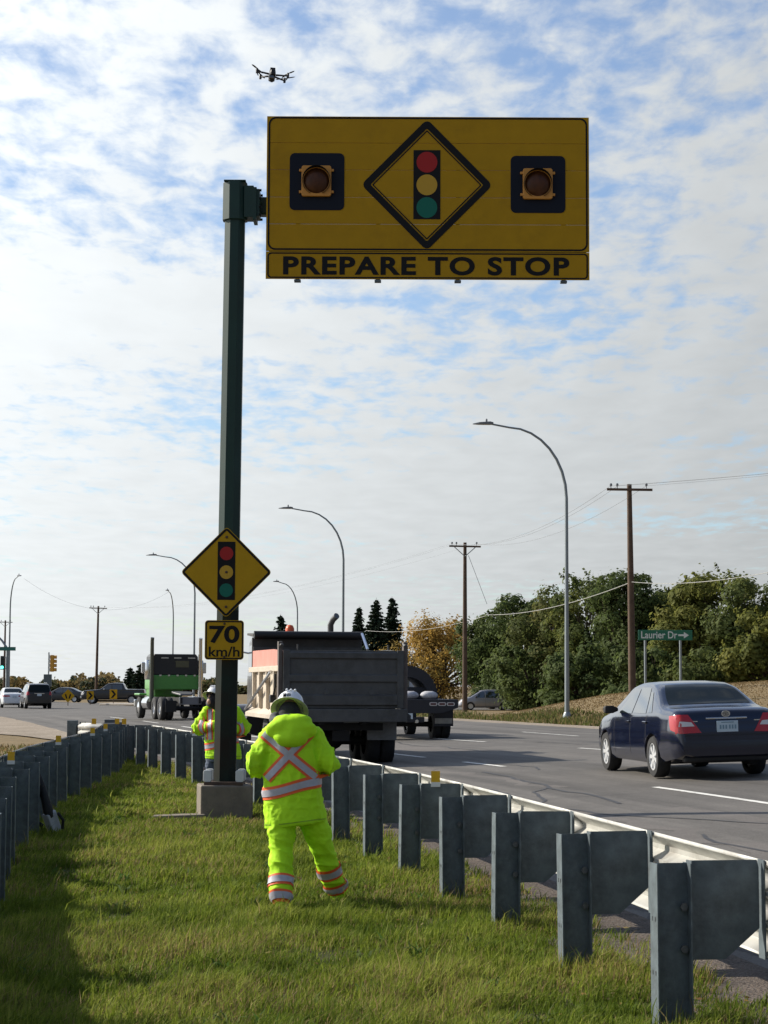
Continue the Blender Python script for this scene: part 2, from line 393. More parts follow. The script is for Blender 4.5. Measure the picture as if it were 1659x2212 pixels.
verge = sheet('gravel_verge', np.arange(-18, 170.1, 2.0), [17.0, 17.3, 17.7, 18.1, 18.6], M_gravel, 0.0, nz=0.015)
def gravel_f(y):
    b = -0.0; a = -float(np.interp(y, [60, 72, 88, 112, 170], [0.3, 2.0, 6.5, 10, 14])); return a + (b - a) * np.linspace(0, 1, 9)
gravel = sheet('gravel_shoulder', np.arange(60, 112.1, 2.0), None, M_gravel, 0.004, latf=gravel_f, nz=0.02)

# lane dashes, cracks: each a thin piece lying on the road
def road_strip(name, y0, y1, lat0, lat1, w, mat_, lift, wob=0.0, seed=0, par=None):
    n = max(2, int(abs(y1 - y0) / 0.5) + 2); rows = []
    for i in range(n):
        f = i / (n - 1); y = y0 + (y1 - y0) * f; la = lat0 + (lat1 - lat0) * f
        if wob: la += wob * noise.noise(Vector((y * 0.55, seed * 3.7, 0.2))) + wob * .4 * noise.noise(Vector((y * 2.1, seed * 1.7, 4.2)))
        ww = w * (1 + (0.5 * noise.noise(Vector((y * 1.3, seed, 7))) if wob else 0))
        rows.append([(float(XE(y)) + la + k * ww / 2, y, float(TL(la + k * ww / 2, y)) + lift) for k in (-1, 1)])
    return MB().grid(rows).build(name, mat_, par, fix=False)
for la, w, starts in ((4.8, 0.12, [12.2, 24.9, 37.6, 43.2, 62, 74, 86, 98]), (8.9, 0.12, [15, 28.5, 40.5, 53, 66, 79, 92]), (13.3, 0.12, [20, 33, 46, 59, 72, 85, 98])):
    for y in starts:
        ln = 5.2 if y != 37.6 else 2.6
        road_strip('lane_dash', y, y + ln, la, la, w, M_white_paint, 0.006, par=road)
road_strip('paving_joint', -10, 60, 1.15, 1.15, 0.07, M_tar, 0.005, wob=.06, seed=3, par=road)
M_patch = asphalt_mat('asphalt_patch', (0.072, 0.068, 0.066), False); M_worn = asphalt_mat('asphalt_worn', (0.135, 0.122, 0.110), False)
for y0, y1, la, w, m_ in ((31, 47, 2.6, 2.1, M_worn), (14, 26, 2.9, 1.5, M_worn), (24, 33, 7.6, 2.2, M_worn), (46, 60, 5.9, 1.4, M_worn), (8, 30, .55, .9, M_patch), (48, 52, 11, 2.6, M_patch)):
    road_strip('asphalt_patch', y0, y1, la, la + .15, w, m_, 0.003, wob=.15, seed=la * 3, par=road)
for i, (y0, y1, a, b, w) in enumerate([(27, 36, 3.2, 3.9, .07), (22, 27, 3.9, 2.2, .06), (16, 25, 5.4, 4.6, .06), (13, 22, 2.2, 2.5, .05), (30, 52, 2.5, 2.6, .05), (18, 19.5, 2.4, 9.0, .06), (23.2, 24.4, 5.2, 11, .06), (45, 70, 6.8, 7.1, .06), (33, 34, 6, 16, .06), (26, 31, 2.0, 3.4, .05), (20, 30, 6.5, 7.6, .05), (36, 44, 4.9, 5.6, .05), (28, 29, 1.2, 4.2, .05), (14, 15, 1.5, 6.0, .06), (38, 39, 1.2, 9, .06), (50, 51, 2, 15, .06), (17, 24, 8.5, 9.8, .05), (12, 20, 3.6, 3.2, .05)]):
    road_strip('crack_seal', y0, y1, a, b, w, M_tar, 0.005, wob=.28, seed=i + 11, par=road)
# far kerb and traffic island with its raised kerb
def island(name, pts, h, mat_top):
    mb = MB().prism([(x, y, T(x, y)) for x, y in pts], (0, 0, h)); o = mb.build(name, mat_top, bevel=0.03); o['kind'] = 'structure'; return o
isl = [(ax(215, 178), 178), (ax(330, 174), 174), (ax(420, 180), 180), (ax(420, 186), 186), (ax(240, 186), 186)]
island('traffic_island', isl, 0.16, M_kerb)
# ------------------------------------------------------------------ guardrails
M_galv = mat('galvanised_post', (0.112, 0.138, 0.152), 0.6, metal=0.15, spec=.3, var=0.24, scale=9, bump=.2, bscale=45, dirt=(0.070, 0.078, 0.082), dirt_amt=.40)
M_rail = mat('galvanised_rail', (0.46, 0.455, 0.42), 0.5, metal=0.2, var=0.10, scale=5, dirt=(0.26, 0.24, 0.21), dirt_amt=.45)
M_bolt = mat('bolt_steel', (0.10, 0.11, 0.12), 0.5, metal=.6)
M_yellow_tag = mat('reflector_yellow', (0.62, 0.36, 0.01), 0.5, var=.08)
M_white_tag = mat('bracket_white', (0.6, 0.62, 0.62), 0.5)
POST_H = 0.87
def ibeam(wy, dx, tf=0.008, tw=0.006):
    """section in (x across the flanges' spacing, y along the flange): web runs in x"""
    a, b = dx / 2, wy / 2
    return [(-a, -b), (-a + tf, -b), (-a + tf, -tw / 2), (a - tf, -tw / 2), (a - tf, -b), (a, -b), (a, b), (a - tf, b), (a - tf, tw / 2), (-a + tf, tw / 2), (-a + tf, b), (-a, b)]
post_me = MB().prism([(x, y, -0.35) for x, y in ibeam(0.14, 0.19)], (0, 0, POST_H + 0.35)).mesh('post')
BW, BH = 0.405, 0.52
bo = MB(); x0 = 0.098; x1 = x0 + BW; zt = POST_H + 0.012; zb = zt - BH
bo.prism([(x0, -.003, zb), (x0 + BW * .48, -.003, zb), (x1 - .02, -.003, zb + BH * .31), (x1 - .02, -.003, zt - .04), (x1 - .03, -.003, zt), (x0, -.003, zt)], (0, .006, 0))
bo.box((x0 + .004, 0, (zb + zt) / 2), (.007, .10, BH)); bo.box((x1 - .004, 0, (zb + zt) / 2), (.008, .10, BH))
block_me = bo.mesh('blockout')
for m_ in (post_me, block_me):
    bm = bmesh.new(); bm.from_mesh(m_); bmesh.ops.recalc_face_normals(bm, faces=bm.faces); bm.to_mesh(m_); bm.free(); m_.materials.append(M_galv)
hole_b = MB()
for zz in (.30, .58):
    for yy in (-.028, .028): hole_b.box((-.0955, yy, zz), (.003, .014, .024))
hole_me = hole_b.mesh('bolt_holes'); hole_me.materials.append(M_bolt)
bolt_me = MB().lathe([(.0, 0), (.023, 0), (.023, .016), (.012, .018), (.012, .034), (0, .034)], (0, 0, 0), 'Y', 6).mesh('bolt'); bolt_me.materials.append(M_bolt)
tag_me = MB().box((0, 0, .062), (.084, .004, .105)).mesh('reflector'); tag_me.materials.append(M_yellow_tag)
brk_me = MB().box((0, .004, 0), (.09, .005, .045)).mesh('bracket'); brk_me.materials.append(M_white_tag)
# three-ridged beam section: (outwards, up)
PROF = [(0.0, 0.0), (.018, .012), (.070, .046), (.083, .058), (.083, .092), (.070, .104), (.012, .148), (.0, .160), (.0, .182)]
TH = []
for k in range(3):
    for d, h in (PROF if k == 0 else PROF[1:]): TH.append((d, h + k * 0.172))
TH = [(d, h * 0.508 / TH[-1][1]) for d, h in TH]
def place(name, me, parent, loc, rz, flip=1):
    o = bpy.data.objects.new(name, me); COL.objects.link(o); o.parent = parent; o.location = loc; o.rotation_euler = (0, 0, rz); return o
def guardrail(root, pts, zs, side, near_bolts=0, tags=(), rail_over=None):
    """pts: post positions in order of growing distance; side=+1: traffic to the right of travel, -1 left"""
    P = [Vector((x, y, 0)) for x, y in pts]; n = len(P); N = []
    for i in range(n):
        t = (P[min(i + 1, n - 1)] - P[max(i - 1, 0)]).normalized(); N.append(Vector((t.y, -t.x, 0)) * side)
    for i in range(n):
        rz = math.atan2(N[i].y, N[i].x); loc = (P[i].x, P[i].y, zs[i])
        tilt = (rnd.uniform(-.012, .012), rnd.uniform(-.012, .012))
        po = place('post', post_me, root, loc, rz); bl = place('blockout', block_me, root, loc, rz)
        po.rotation_euler = bl.rotation_euler = (tilt[0], tilt[1], rz)
        if i < near_bolts:
            place('bolt_holes', hole_me, po, (0, 0, 0), 0)['kind'] = 'stuff'
            for h in (.27, .49):
                b_ = place('bolt', bolt_me, bl, (x0 - .035, -.036, zt - h + .03), 0); b_.rotation_euler = (0, 0, 0)
        if i in tags:
            tg = place('reflector', tag_me, root, (P[i].x + N[i].x * .25, P[i].y + N[i].y * .25 - .01, zs[i] + zt), 0)
            place('bracket', brk_me, tg, (0, -.006, -.012), 0)
    # beam panels, each spanning two bays
    off = x1 + .002
    for i in range(0, n - 1, 2):
        mb = MB(); rows = []
        for j in range(i, min(i + 2, n - 1) + 1):
            for f in ((0,) if j == min(i + 2, n - 1) else (0, .25, .5, .75)):
                k2 = min(j + 1, n - 1)
                p = P[j].lerp(P[k2], f); nn = N[j].lerp(N[k2], f).normalized(); z = zs[j] + (zs[k2] - zs[j]) * f + zt - .508
                lap = .004 * ((i // 2) % 2)
                rows.append([p + nn * (off + lap + d) + Vector((0, 0, z + h)) for d, h in TH])
        mb.grid(rows)
        o = mb.build('rail_panel', M_rail, root, smooth=35, fix=False)
        s = o.modifiers.new('solidify', 'SOLIDIFY'); s.thickness = 0.004; s.offset = 0
def walk(fx, y0, y1, step):
    out = [(float(fx(y0)), y0)]; y = y0
    while y < y1:
        dx = float(fx(y + .5) - fx(y)) / .5; y += step / math.sqrt(1 + dx * dx); out.append((float(fx(y)), y))
    return out
g1 = thing('guardrail', 'galvanized guardrail running between the grass and the road lanes', 'guardrail')
pr = walk(XR, 2.42, 45.8, 2.14)
guardrail(g1, pr, [T(x, y) for x, y in pr], +1, near_bolts=10, tags=(8, 17))
g2 = thing('guardrail', 'shaded guardrail seen from behind with brown grass beyond it', 'guardrail')
pl = walk(XL, 3.2, 46.5, 1.95)
guardrail(g2, pl, [T(x, y) for x, y in pl], -1, tags=(11, 15, 18, 20))
g3 = thing('guardrail', 'curved cream-white guardrail end with a grey post, beyond the long rails', 'guardrail')
cx_, cy_ = ax(152, 55), 55
arc = [(cx_ + .18, cy_ + .9), (cx_ + .30, cy_ + .1), (cx_ + .62, cy_ - .4), (cx_ + 1.0, cy_ - .55), (cx_ + 1.35, cy_ - .5)]
for k, (x, y) in enumerate(arc[:1]): pass
# beam curves towards the viewer so its outer face is seen in the sun
rows = []
for i in range(len(arc) * 4 - 3):
    j = i // 4; f = (i % 4) / 4; a = Vector((*arc[j], 0)); b = Vector((*arc[min(j + 1, len(arc) - 1)], 0)); p = a.lerp(b, f)
    t = (b - a).normalized() if (b - a).length > 0 else Vector((1, 0, 0)); nn = Vector((t.y, -t.x, 0))
    rows.append([p + nn * d * 1.1 + Vector((0, 0, T(p.x, p.y) + .26 + h)) for d, h in TH])
o = MB().grid(rows).build('rail_panel', M_rail, g3, smooth=35, fix=False); s = o.modifiers.new('solidify', 'SOLIDIFY'); s.thickness = .006
for k, (x, y) in enumerate(arc):
    z = T(x, y)
    po = place('post', post_me, g3, (x, y + .25, z - .1), R(-90))
MB().box((cx_ - .04, cy_ + .75, T(cx_, cy_) + .40), (.26, .3, .84)).build('end_post', M_galv, g3, bevel=.01)
MB().box((ax(236, 55), cy_ + .6, T(cx_, cy_) + .78), (.38, .2, .14)).build('end_block', M_bolt, g3, bevel=.01)
for px in (203, 253, 268):
    p = at(px, 1562, 54); tg = place('reflector', tag_me, g3, (p.x, 54, .74), 0); tg.scale = (1.4, 1, 1.4)

# ------------------------------------------------------------------ overhead sign on its green pole
M_green_pole = mat('pole_green_paint', (0.007, 0.034, 0.026), 0.55, spec=.35, var=.14, scale=2, dirt=(0.10, 0.065, 0.04), dirt_amt=.10, coat=.15)
M_conc = mat('concrete', (0.19, 0.162, 0.125), 0.9, var=.16, scale=5, bump=.4, bscale=35, dirt=(0.12, 0.105, 0.085), dirt_amt=.35)
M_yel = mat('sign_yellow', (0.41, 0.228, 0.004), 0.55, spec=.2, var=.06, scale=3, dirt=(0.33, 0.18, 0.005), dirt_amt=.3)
M_yel2 = mat('sign_yellow_small', (0.46, 0.265, 0.007), 0.55, spec=.2, var=.05, scale=5)
M_blk = mat('sign_black', (0.008, 0.008, 0.009), 0.6, spec=.2)
M_red = mat('sign_red', (0.36, 0.022, 0.022), 0.5, spec=.2); M_grn = mat('sign_green', (0.010, 0.135, 0.095), 0.5, spec=.2); M_amb = mat('sign_amber', (0.50, 0.30, 0.035), 0.5, spec=.2)
M_back = mat('sign_back', (0.33, 0.34, 0.35), 0.5, metal=.5)
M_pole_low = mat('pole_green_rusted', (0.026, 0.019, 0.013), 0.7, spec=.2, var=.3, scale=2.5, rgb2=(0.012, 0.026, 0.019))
M_rust = mat('pole_rust', (0.075, 0.045, 0.03), 0.75, var=.3)
PY = 27.5; px0 = ax(486, PY, 1640); PG = T(px0, PY)
S = PY / 4389.0                                          # metres per photo unit at the pole
ped = MB().box((0, 0, .235), (.70, .70, .53)).build('pedestal', M_conc, bevel=.025)
ped.name = 'concrete_pedestal'; ped.location = (px0 - .005, PY + .06, PG - .03); ped.rotation_euler = (0, 0, R(9.5))
tag(ped, 'square concrete pedestal under the green sign pole, in the grass', 'pedestal')
slab = MB().prism([(-.36, -.14, 0), (.34, -.16, 0), (.36, .13, 0), (-.05, .2, 0), (-.34, .15, 0)], (0, 0, .10)).build('concrete_slab', M_conc, bevel=.012)
slab.location = (ax(388, 27.2, 1760), 27.2, T(ax(388, 27.2), 27.2) - .015); slab.rotation_euler = (0, R(-2), R(4))
tag(slab, 'low flat concrete slab lying in the grass beside the pedestal', 'slab')
pole = thing('sign_pole', 'tall dark green eight-sided pole holding the overhead yellow sign', 'pole', (px0, PY, PG + .47))
ztop = at(508, 470, PY).z - (PG + .47)
xt = at(508, 470, PY).x - px0
def octo(cx, cy, z, r): return [Vector((cx + r * math.cos(R(22.5 + 45 * k)), cy + r * math.sin(R(22.5 + 45 * k)), z)) for k in range(8)]
rb, rt = 0.147 / math.cos(R(22.5)), 0.136 / math.cos(R(22.5))
MB().rings([octo(xt * f, 0, .02 + (ztop - .02) * f, rb + (rt - rb) * f) for f in (.30, .5, .75, 1)]).build('pole_shaft', M_green_pole, pole)
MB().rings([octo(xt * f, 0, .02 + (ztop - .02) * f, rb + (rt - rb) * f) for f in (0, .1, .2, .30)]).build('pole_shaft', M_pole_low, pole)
MB().box((0, 0, .02), (.52, .50, .045)).build('base_plate', M_rust, pole, bevel=.006)
for i, (sx, sy) in enumerate(((-1, -1), (1, -1), (-1, 1), (1, 1))):
    c = MB(); c.prism([(x + sx * .215, sy * .19 - .045, z + .12) for x, z in rrect(0, 0, .11, .16, .03, 3)], (0, .09, 0)); c.build('bolt_cover', M_white_tag, pole, bevel=.008)
cz0, cz1 = at(515, 478, PY).z - (PG + .47), at(515, 397, PY).z - (PG + .47)
MB().rings([octo(xt, 0, cz0, .168 / math.cos(R(22.5))), octo(xt, 0, cz1, .164 / math.cos(R(22.5)))]).build('pole_collar', M_green_pole, pole, bevel=.006)
MB().box((xt, 0, cz1 + .012), (.30, .30, .02)).build('pole_cap', M_green_pole, pole, bevel=.004)
azm = at(560, 441, PY).z - (PG + .47)
cb = MB(); cb.box((xt + .195, .02, azm + .01), (.13, .30, .44)); cb.box((xt + .275, .04, azm - .02), (.05, .34, .46)); cb.box((xt + .315, .05, azm), (.05, .31, .38)); cb.build('arm_flange', M_green_pole, pole, bevel=.006)
for dz in (-.2, -.07, .07, .2):
    for dy in (-.15, .15): MB().lathe([(.0, 0), (.018, 0), (.018, .03), (0, .03)], (xt + .335, dy + .05, azm + dz * .85), 'X', 6).build('flange_bolt', M_blk, pole)
MB().rings([[Vector((xt + .28 + f * 4.55, .16 + .015 + s_ * .001 + y, azm + z)) for y, z in ((-.10 * (1 - .4 * f), -.125 * (1 - .4 * f)), (.10 * (1 - .4 * f), -.125 * (1 - .4 * f)), (.10 * (1 - .4 * f), .125 * (1 - .4 * f)), (-.10 * (1 - .4 * f), .125 * (1 - .4 * f)))] for s_, f in ((0, 0), (0, 1))]).build('arm', M_green_pole, pole, bevel=.02)
for k, (a_, b_) in enumerate(((.55, .25), (.7, .2))): pass

# big sign: local x right, z up, face looking to -Y; photo units relative to its centre
UX, UY = 924.0, 428.0
sc_ = at(UX, UY, PY - .12); sign = thing('overhead_warning_sign', 'wide yellow overhead sign with two beacons, a traffic light diamond and black lettering', 'sign', (sc_.x, PY - .12, sc_.z))
def u(x, y): return (at(x, UY, PY - .12).x - sc_.x, at(UX, y, PY - .12).z - sc_.z)
def tilt_y(x): return (x - UX) * 0.0
W2 = 348.5
edges_y = [252.5, 310, 368, 427, 485, 544]
for a, b in zip(edges_y[:-1], edges_y[1:]):
    (xa, za), (xb, zb_) = u(UX - W2, a), u(UX + W2, b)
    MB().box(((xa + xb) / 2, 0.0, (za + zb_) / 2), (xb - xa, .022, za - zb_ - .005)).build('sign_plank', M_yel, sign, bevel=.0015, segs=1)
(xa, za), (xb, zb_) = u(UX - W2, 544), u(UX + W2, 604)
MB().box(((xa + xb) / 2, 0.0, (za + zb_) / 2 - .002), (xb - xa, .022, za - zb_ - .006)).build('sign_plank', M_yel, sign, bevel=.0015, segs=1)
FY = -.0125
def uu(poly): return [u(x, y) for x, y in poly]
ring_plate(uu(rrect(UX, 398, 690, 287, 16)), uu(rrect(UX, 398, 683, 280, 13)), FY).build('border', M_blk, sign)
ring_plate(uu(rrect(UX, 574.5, 690, 55, 8)), uu(rrect(UX, 574.5, 684, 49.5, 6)), FY).build('border', M_blk, sign)
MB().box((*[(u(UX, 544))[0]], .0, u(UX, 544)[1]), (693 * S, .014, 2.2 * S)).build('divider', M_blk, sign)
ring_plate(uu(rdiamond(922, 400, 142, 12)), uu(rdiamond(922, 400, 122, 3)), FY, .004).build('diamond_border', M_blk, sign)
ring_plate(uu(rdiamond(922, 400, 118.5, 2)), uu(rdiamond(922, 400, 115, 2)), FY, .004).build('diamond_line', M_blk, sign)
pan = plate(uu([(893, 325), (951, 325), (951, 474), (893, 474)]), FY, .004).build('signal_symbol', M_blk, sign)
for cy__, m_ in ((351, M_red), (400, M_amb), (449, M_grn)):
    plate(uu(circ(922, cy__, 22.5)), FY - .004, .003).build('signal_disc', m_, pan)
me = text_mesh('PREPARE TO STOP', 41 * S, 624 * S, bold=.034, space=1.12); me = upright(me, (u(921, 0)[0], FY, u(0, 575)[1]), .003)
letters(me, M_blk, sign)
M_beacon = mat('beacon_housing', (0.55, 0.24, 0.03), 0.4, var=.06); M_lens = mat('beacon_lens', (0.070, 0.022, 0.006), 0.4, spec=.3, var=.35, scale=9)
for bx, by in ((684.5, 394), (1162, 398)):
    bk = plate(uu(rrect(bx, by, 118, 123, 11)), FY, .006).build('beacon_backplate', mat('backplate_navy', (0.006, 0.009, 0.018), .6, spec=.2), sign)
    cx, cz = u(bx - 1, by)
    hs = MB().prism([(x, FY - .006, z) for x, z in uu(rrect(bx - 1, by, 64, 66, 5))], (0, -.05, 0)).build('beacon_housing', M_beacon, bk, bevel=.006)
    for sx in (-1, 1):
        for sz in (-1, 1): MB().box((cx + sx * 34 * S, FY - .03, cz + sz * 24 * S), (.05, .03, .035)).build('hinge', M_beacon, bk, bevel=.004)
    r_ = 29 * S
    MB().lathe([(.001, -.055), (r_ * .4, -.05), (r_ * .75, -.034), (r_ * .95, -.012), (r_, .004)], (cx, FY - .05, cz), 'Y', 28).build('lens', M_lens, bk, smooth=60)
    # visor: tunnel open below
    n = 22; rows = []
    for d in (0, -.05, -.11):
        rows.append([(cx + r_ * 1.06 * math.cos(a), FY - .055 + d * (0.25 + 0.75 * max(0, (math.sin(a) + .55) / 1.55)), cz + r_ * 1.06 * math.sin(a)) for a in [R(-65 + 310 * k / n) for k in range(n + 1)]])
    v_ = MB().grid(rows).build('visor', M_blk, bk, smooth=60, fix=False); s = v_.modifiers.new('s', 'SOLIDIFY'); s.thickness = .003
for bx in (644, 817, 989, 1217):
    (x, z) = u(bx, 606); st = MB(); st.box((x, .04, (u(0, 258)[1] + z) / 2), (.06, .055, u(0, 258)[1] - z + .02)); st.build('stiffener', M_back, sign)
    MB().box((x, .015, z - .012), (.09, .09, .03)).build('bracket_foot', M_galv, sign, bevel=.004)

# small diamond and speed tab on the pole
ds = at(489, 1236, PY - .19); dia = thing('diamond_warning_sign', 'small yellow diamond sign with traffic light symbol, fixed to the green pole', 'sign', (ds.x, PY - .19, ds.z))
S2 = (PY - .19) / 4389
def d2(poly, cx, cy): return [((x - cx) * S2, -(y - cy) * S2) for x, y in poly]
MB().prism([(x, 0, z) for x, z in d2(rdiamond(489, 1236, 99, 8), 489, 1236)], (0, -.006, 0)).build('sign_panel', M_yel2, dia)
ring_plate(d2(rdiamond(489, 1236, 97, 7), 489, 1236), d2(rdiamond(489, 1236, 90.5, 2), 489, 1236), -.0075, .002).build('border', M_blk, dia)
sp_ = plate(d2([(470, 1170), (508, 1170), (508, 1296), (470, 1296)], 489, 1236), -.0075, .002).build('signal_symbol', M_blk, dia)
for cy__, m_ in ((1195.5, M_red), (1236, M_amb), (1275, M_grn)): plate(d2(circ(489, cy__, 14.7), 489, 1236), -.0095, .002).build('signal_disc', m_, sp_)
for cy__ in (1160, 1236, 1311): MB().lathe([(0, 0), (.019, 0), (.014, -.012), (0, -.014)], (0, -.009 if cy__ != 1236 else -.012, -(cy__ - 1236) * S2), 'Y', 10).build('bolt', M_rust, dia)
tb = at(484.5, 1382.5, PY - .19); tab = thing('speed_tab_sign', 'square yellow 70 km/h tab below the small diamond sign', 'sign', (tb.x, PY - .19, tb.z))
MB().prism([(x, 0, z) for x, z in d2(rrect(0, 0, 84, 85, 7), 0, 0)], (0, -.006, 0)).build('sign_panel', M_yel2, tab)
ring_plate(d2(rrect(0, 0, 81, 82, 6), 0, 0), d2(rrect(0, 0, 75.5, 76.5, 4), 0, 0), -.0075, .002).build('border', M_blk, tab)
letters(upright(text_mesh('70', 38 * S2, 65 * S2, bold=.028), (0, -.0075, 12 * S2), .002), M_blk, tab, 'digit')
letters(upright(text_mesh('km/h', 22 * S2, 66 * S2, bold=.012), (0, -.0075, -25 * S2), .002), M_blk, tab)
for dz in (35, -36): MB().lathe([(0, 0), (.016, 0), (.012, -.012), (0, -.014)], (0, -.009, dz * S2), 'Y', 10).build('bolt', M_rust, tab)
# ------------------------------------------------------------------ street lights, utility poles, wires, signs
M_steel = mat('lamp_post_steel', (0.26, 0.29, 0.30), 0.45, metal=.55, var=.08, scale=2)
M_lamp = mat('lamp_head', (0.20, 0.21, 0.22), 0.4, metal=.4)
M_wood = mat('pole_wood', (0.095, 0.062, 0.042), 0.9, var=.25, scale=3, bump=.4, bscale=20)
M_wire = mat('wire', (0.16, 0.17, 0.18), 0.5); M_cable = mat('cable_pale', (0.34, 0.34, 0.32), 0.5)
M_glass_ins = mat('insulator', (0.16, 0.18, 0.20), 0.3)
def street_lamp(px, Y, py_base, py_top, reach_px, label, yaw=None, zg=None):
    x = ax(px, Y, py_base); zg = T(x, Y) if zg is None else zg
    o = thing('street_lamp', label, 'street lamp', (x, Y, zg), 0, 'curved street lamps')
    ztop = at(px, py_top, Y).z - zg; reach = reach_px * Y / 4389
    full = 3.5; dx = max(-1, min(1, reach / full)); dy = -math.sqrt(max(0, 1 - dx * dx))
    straight = ztop - 3.0; pts = [(0, 0, -.1), (0, 0, straight * .5), (0, 0, straight)]
    rad = [.105, .085, .07]
    for k in range(1, 9):
        a = R(90 * k / 8); h = 2.35 * (1 - math.cos(a)); v = 2.85 * math.sin(a); pts.append((dx * h, dy * h, straight + v)); rad.append(.07 - .03 * k / 8)
    pts.append((dx * 3.05, dy * 3.05, ztop - .03)); rad.append(.038)
    MB().tube(pts, rad, 8).build('lamp_post', M_steel, o, smooth=60)
    MB().lathe([(.17, -.05), (.17, .12), (.11, .25)], (0, 0, 0), 'Z', 10).build('base', M_steel, o, smooth=40)
    h = MB(); d = Vector((dx, dy, 0)); w = Vector((-dy, dx, 0)); c = Vector((0, 0, ztop))
    h.rings([[c + d * a + w * b_ * s1 + Vector((0, 0, z_)) for s1, z_ in ((-1, -.05), (1, -.05), (1, t_), (-1, t_))] for a, b_, t_ in ((3.0, .06, .05), (3.15, .15, .07), (3.6, .16, .03), (3.85, .03, -.02))])
    h.build('lamp_head', M_lamp, o, bevel=.02)
    MB().lathe([(.04, 0), (.04, .1), (.02, .13)], c + d * 3.28 + Vector((0, 0, .06)), 'Z', 8).build('photo_sensor', M_lamp, o)
    return o
street_lamp(1225, 82, 1544, 918, -186, 'tall curved street lamp rising directly behind the dark blue sedan')
street_lamp(740, 119, 1530, 1099, -128, 'curved street lamp rising behind the dump box, left of the twin spruces')
street_lamp(418, 158, 1520, 1199, -100, 'curved street lamp whose arm reaches left of the small diamond sign')
street_lamp(641, 200, 1520, 1259, -45, 'short curved street lamp just right of the 70 tab sign, by the small spruce')
street_lamp(372, 220, 1515, 1278, -7, 'slim street lamp rising right behind the green tractor cab')
street_lamp(18, 190, 1515, 1247, 32, 'street lamp near the far left edge, its arm curving to the right')
def utility_pole(px, Y, py_top, lean, label, zg=None, brace=True, wide=2.25, col=None):
    x = ax(px, Y, 1520); zg = T(x, Y) if zg is None else zg; H = at(px, py_top, Y).z - zg
    o = thing('utility_pole', label, 'utility pole', (x, Y, zg), 0, 'wooden utility poles'); o.rotation_euler = (0, lean, 0)
    MB().tube([(0, 0, -.2), (0, 0, H * .5), (0, 0, H)], [.19, .16, .12], 9).build('pole_shaft', M_wood, o, smooth=60)
    MB().box((0, -.14, H - .28), (wide, .10, .12), Matrix.Rotation(R(1.0), 3, 'Y')).build('crossarm', M_wood, o, bevel=.01)
    if brace:
        for s_ in (-1, 1): MB().tube([(0, -.15, H - 1.0), (s_ * .75, -.19, H - .33)], .03, 6).build('brace', M_steel, o)
    for dx in (-wide / 2 + .2, -wide / 4 - .05, wide / 2 - .3):
        MB().lathe([(.02, 0), (.02, .1), (.06, .13), (.07, .2), (.05, .25), (0, .26)], (dx, -.14, H - .22), 'Z', 8).build('insulator', M_glass_ins, o)
    return o, H
up1, H1 = utility_pole(1366, 100, 1046, R(-.5), 'brown utility pole beside the green street name sign, tallest of the poles', brace=False)
up2, H2 = utility_pole(1004, 144, 1172, 0, 'utility pole standing in front of the orange autumn tree')
up3, H3 = utility_pole(207, 257, 1309, R(.6), 'utility pole behind the black pickup truck')
up4, H4 = utility_pole(8, 312, 1340, 0, 'distant utility pole at the left edge by the traffic signal')
def wire(name, a, b, sag, r, label, m=M_wire, group='overhead wires'):
    a, b = Vector(a), Vector(b); n = 18; pts = []
    for i in range(n + 1):
        f = i / n; p = a.lerp(b, f); p.z -= sag * 4 * f * (1 - f); pts.append(p)
    return tag(MB().tube(pts, r, 5).build(name, m), label, 'wire', group)
def arm_tip(o, H, dx): return o.matrix_basis @ Vector((dx, -.14, H - .1))
for k, (dx, wh) in enumerate(((-.95, 'left'), (-.6, 'middle'), (.82, 'right'))):
    wire('power_line', arm_tip(up1, H1, dx), arm_tip(up2, H2, dx), 1.0, .008, 'thin power line from the %s insulator of the tallest utility pole to the next pole' % wh)
    wire('power_line', arm_tip(up2, H2, dx), arm_tip(up3, H3, dx), 1.6, .005, 'thin power line running left from the %s insulator of the pole by the autumn tree' % wh, group='overhead wires leftwards')
    wire('power_line', arm_tip(up1, H1, dx), Vector((44, 62, 13.0 + k * .1)), .6, .006, 'thin power line leaving the %s insulator of the tallest pole rightwards' % wh, group='overhead wires rightwards')
p1 = at(1365, 1257, 99.8); wire('phone_cable', p1, at(1050, 1328, 146), .45, .018, 'pale phone cable sagging left from the brown utility pole', M_cable)
wire('phone_cable', at(1050, 1330, 146), at(790, 1362, 180), .5, .016, 'pale phone cable passing before the spruces and autumn tree', M_cable)
wire('phone_cable', p1, at(1700, 1228, 70), .25, .014, 'pale phone cable running right from the brown pole across the trees', M_cable)
wire('guy_wire', at(1012, 1200, 143.8), at(1052, 1305, 143), 0, .018, 'slack guy wire slanting down from the pole before the autumn tree', M_wire)
wire('span_wire', at(52, 1250, 190), at(364, 1279, 220), 2.4, .008, 'thin sagging wire hung between two far street lamps', M_wire)
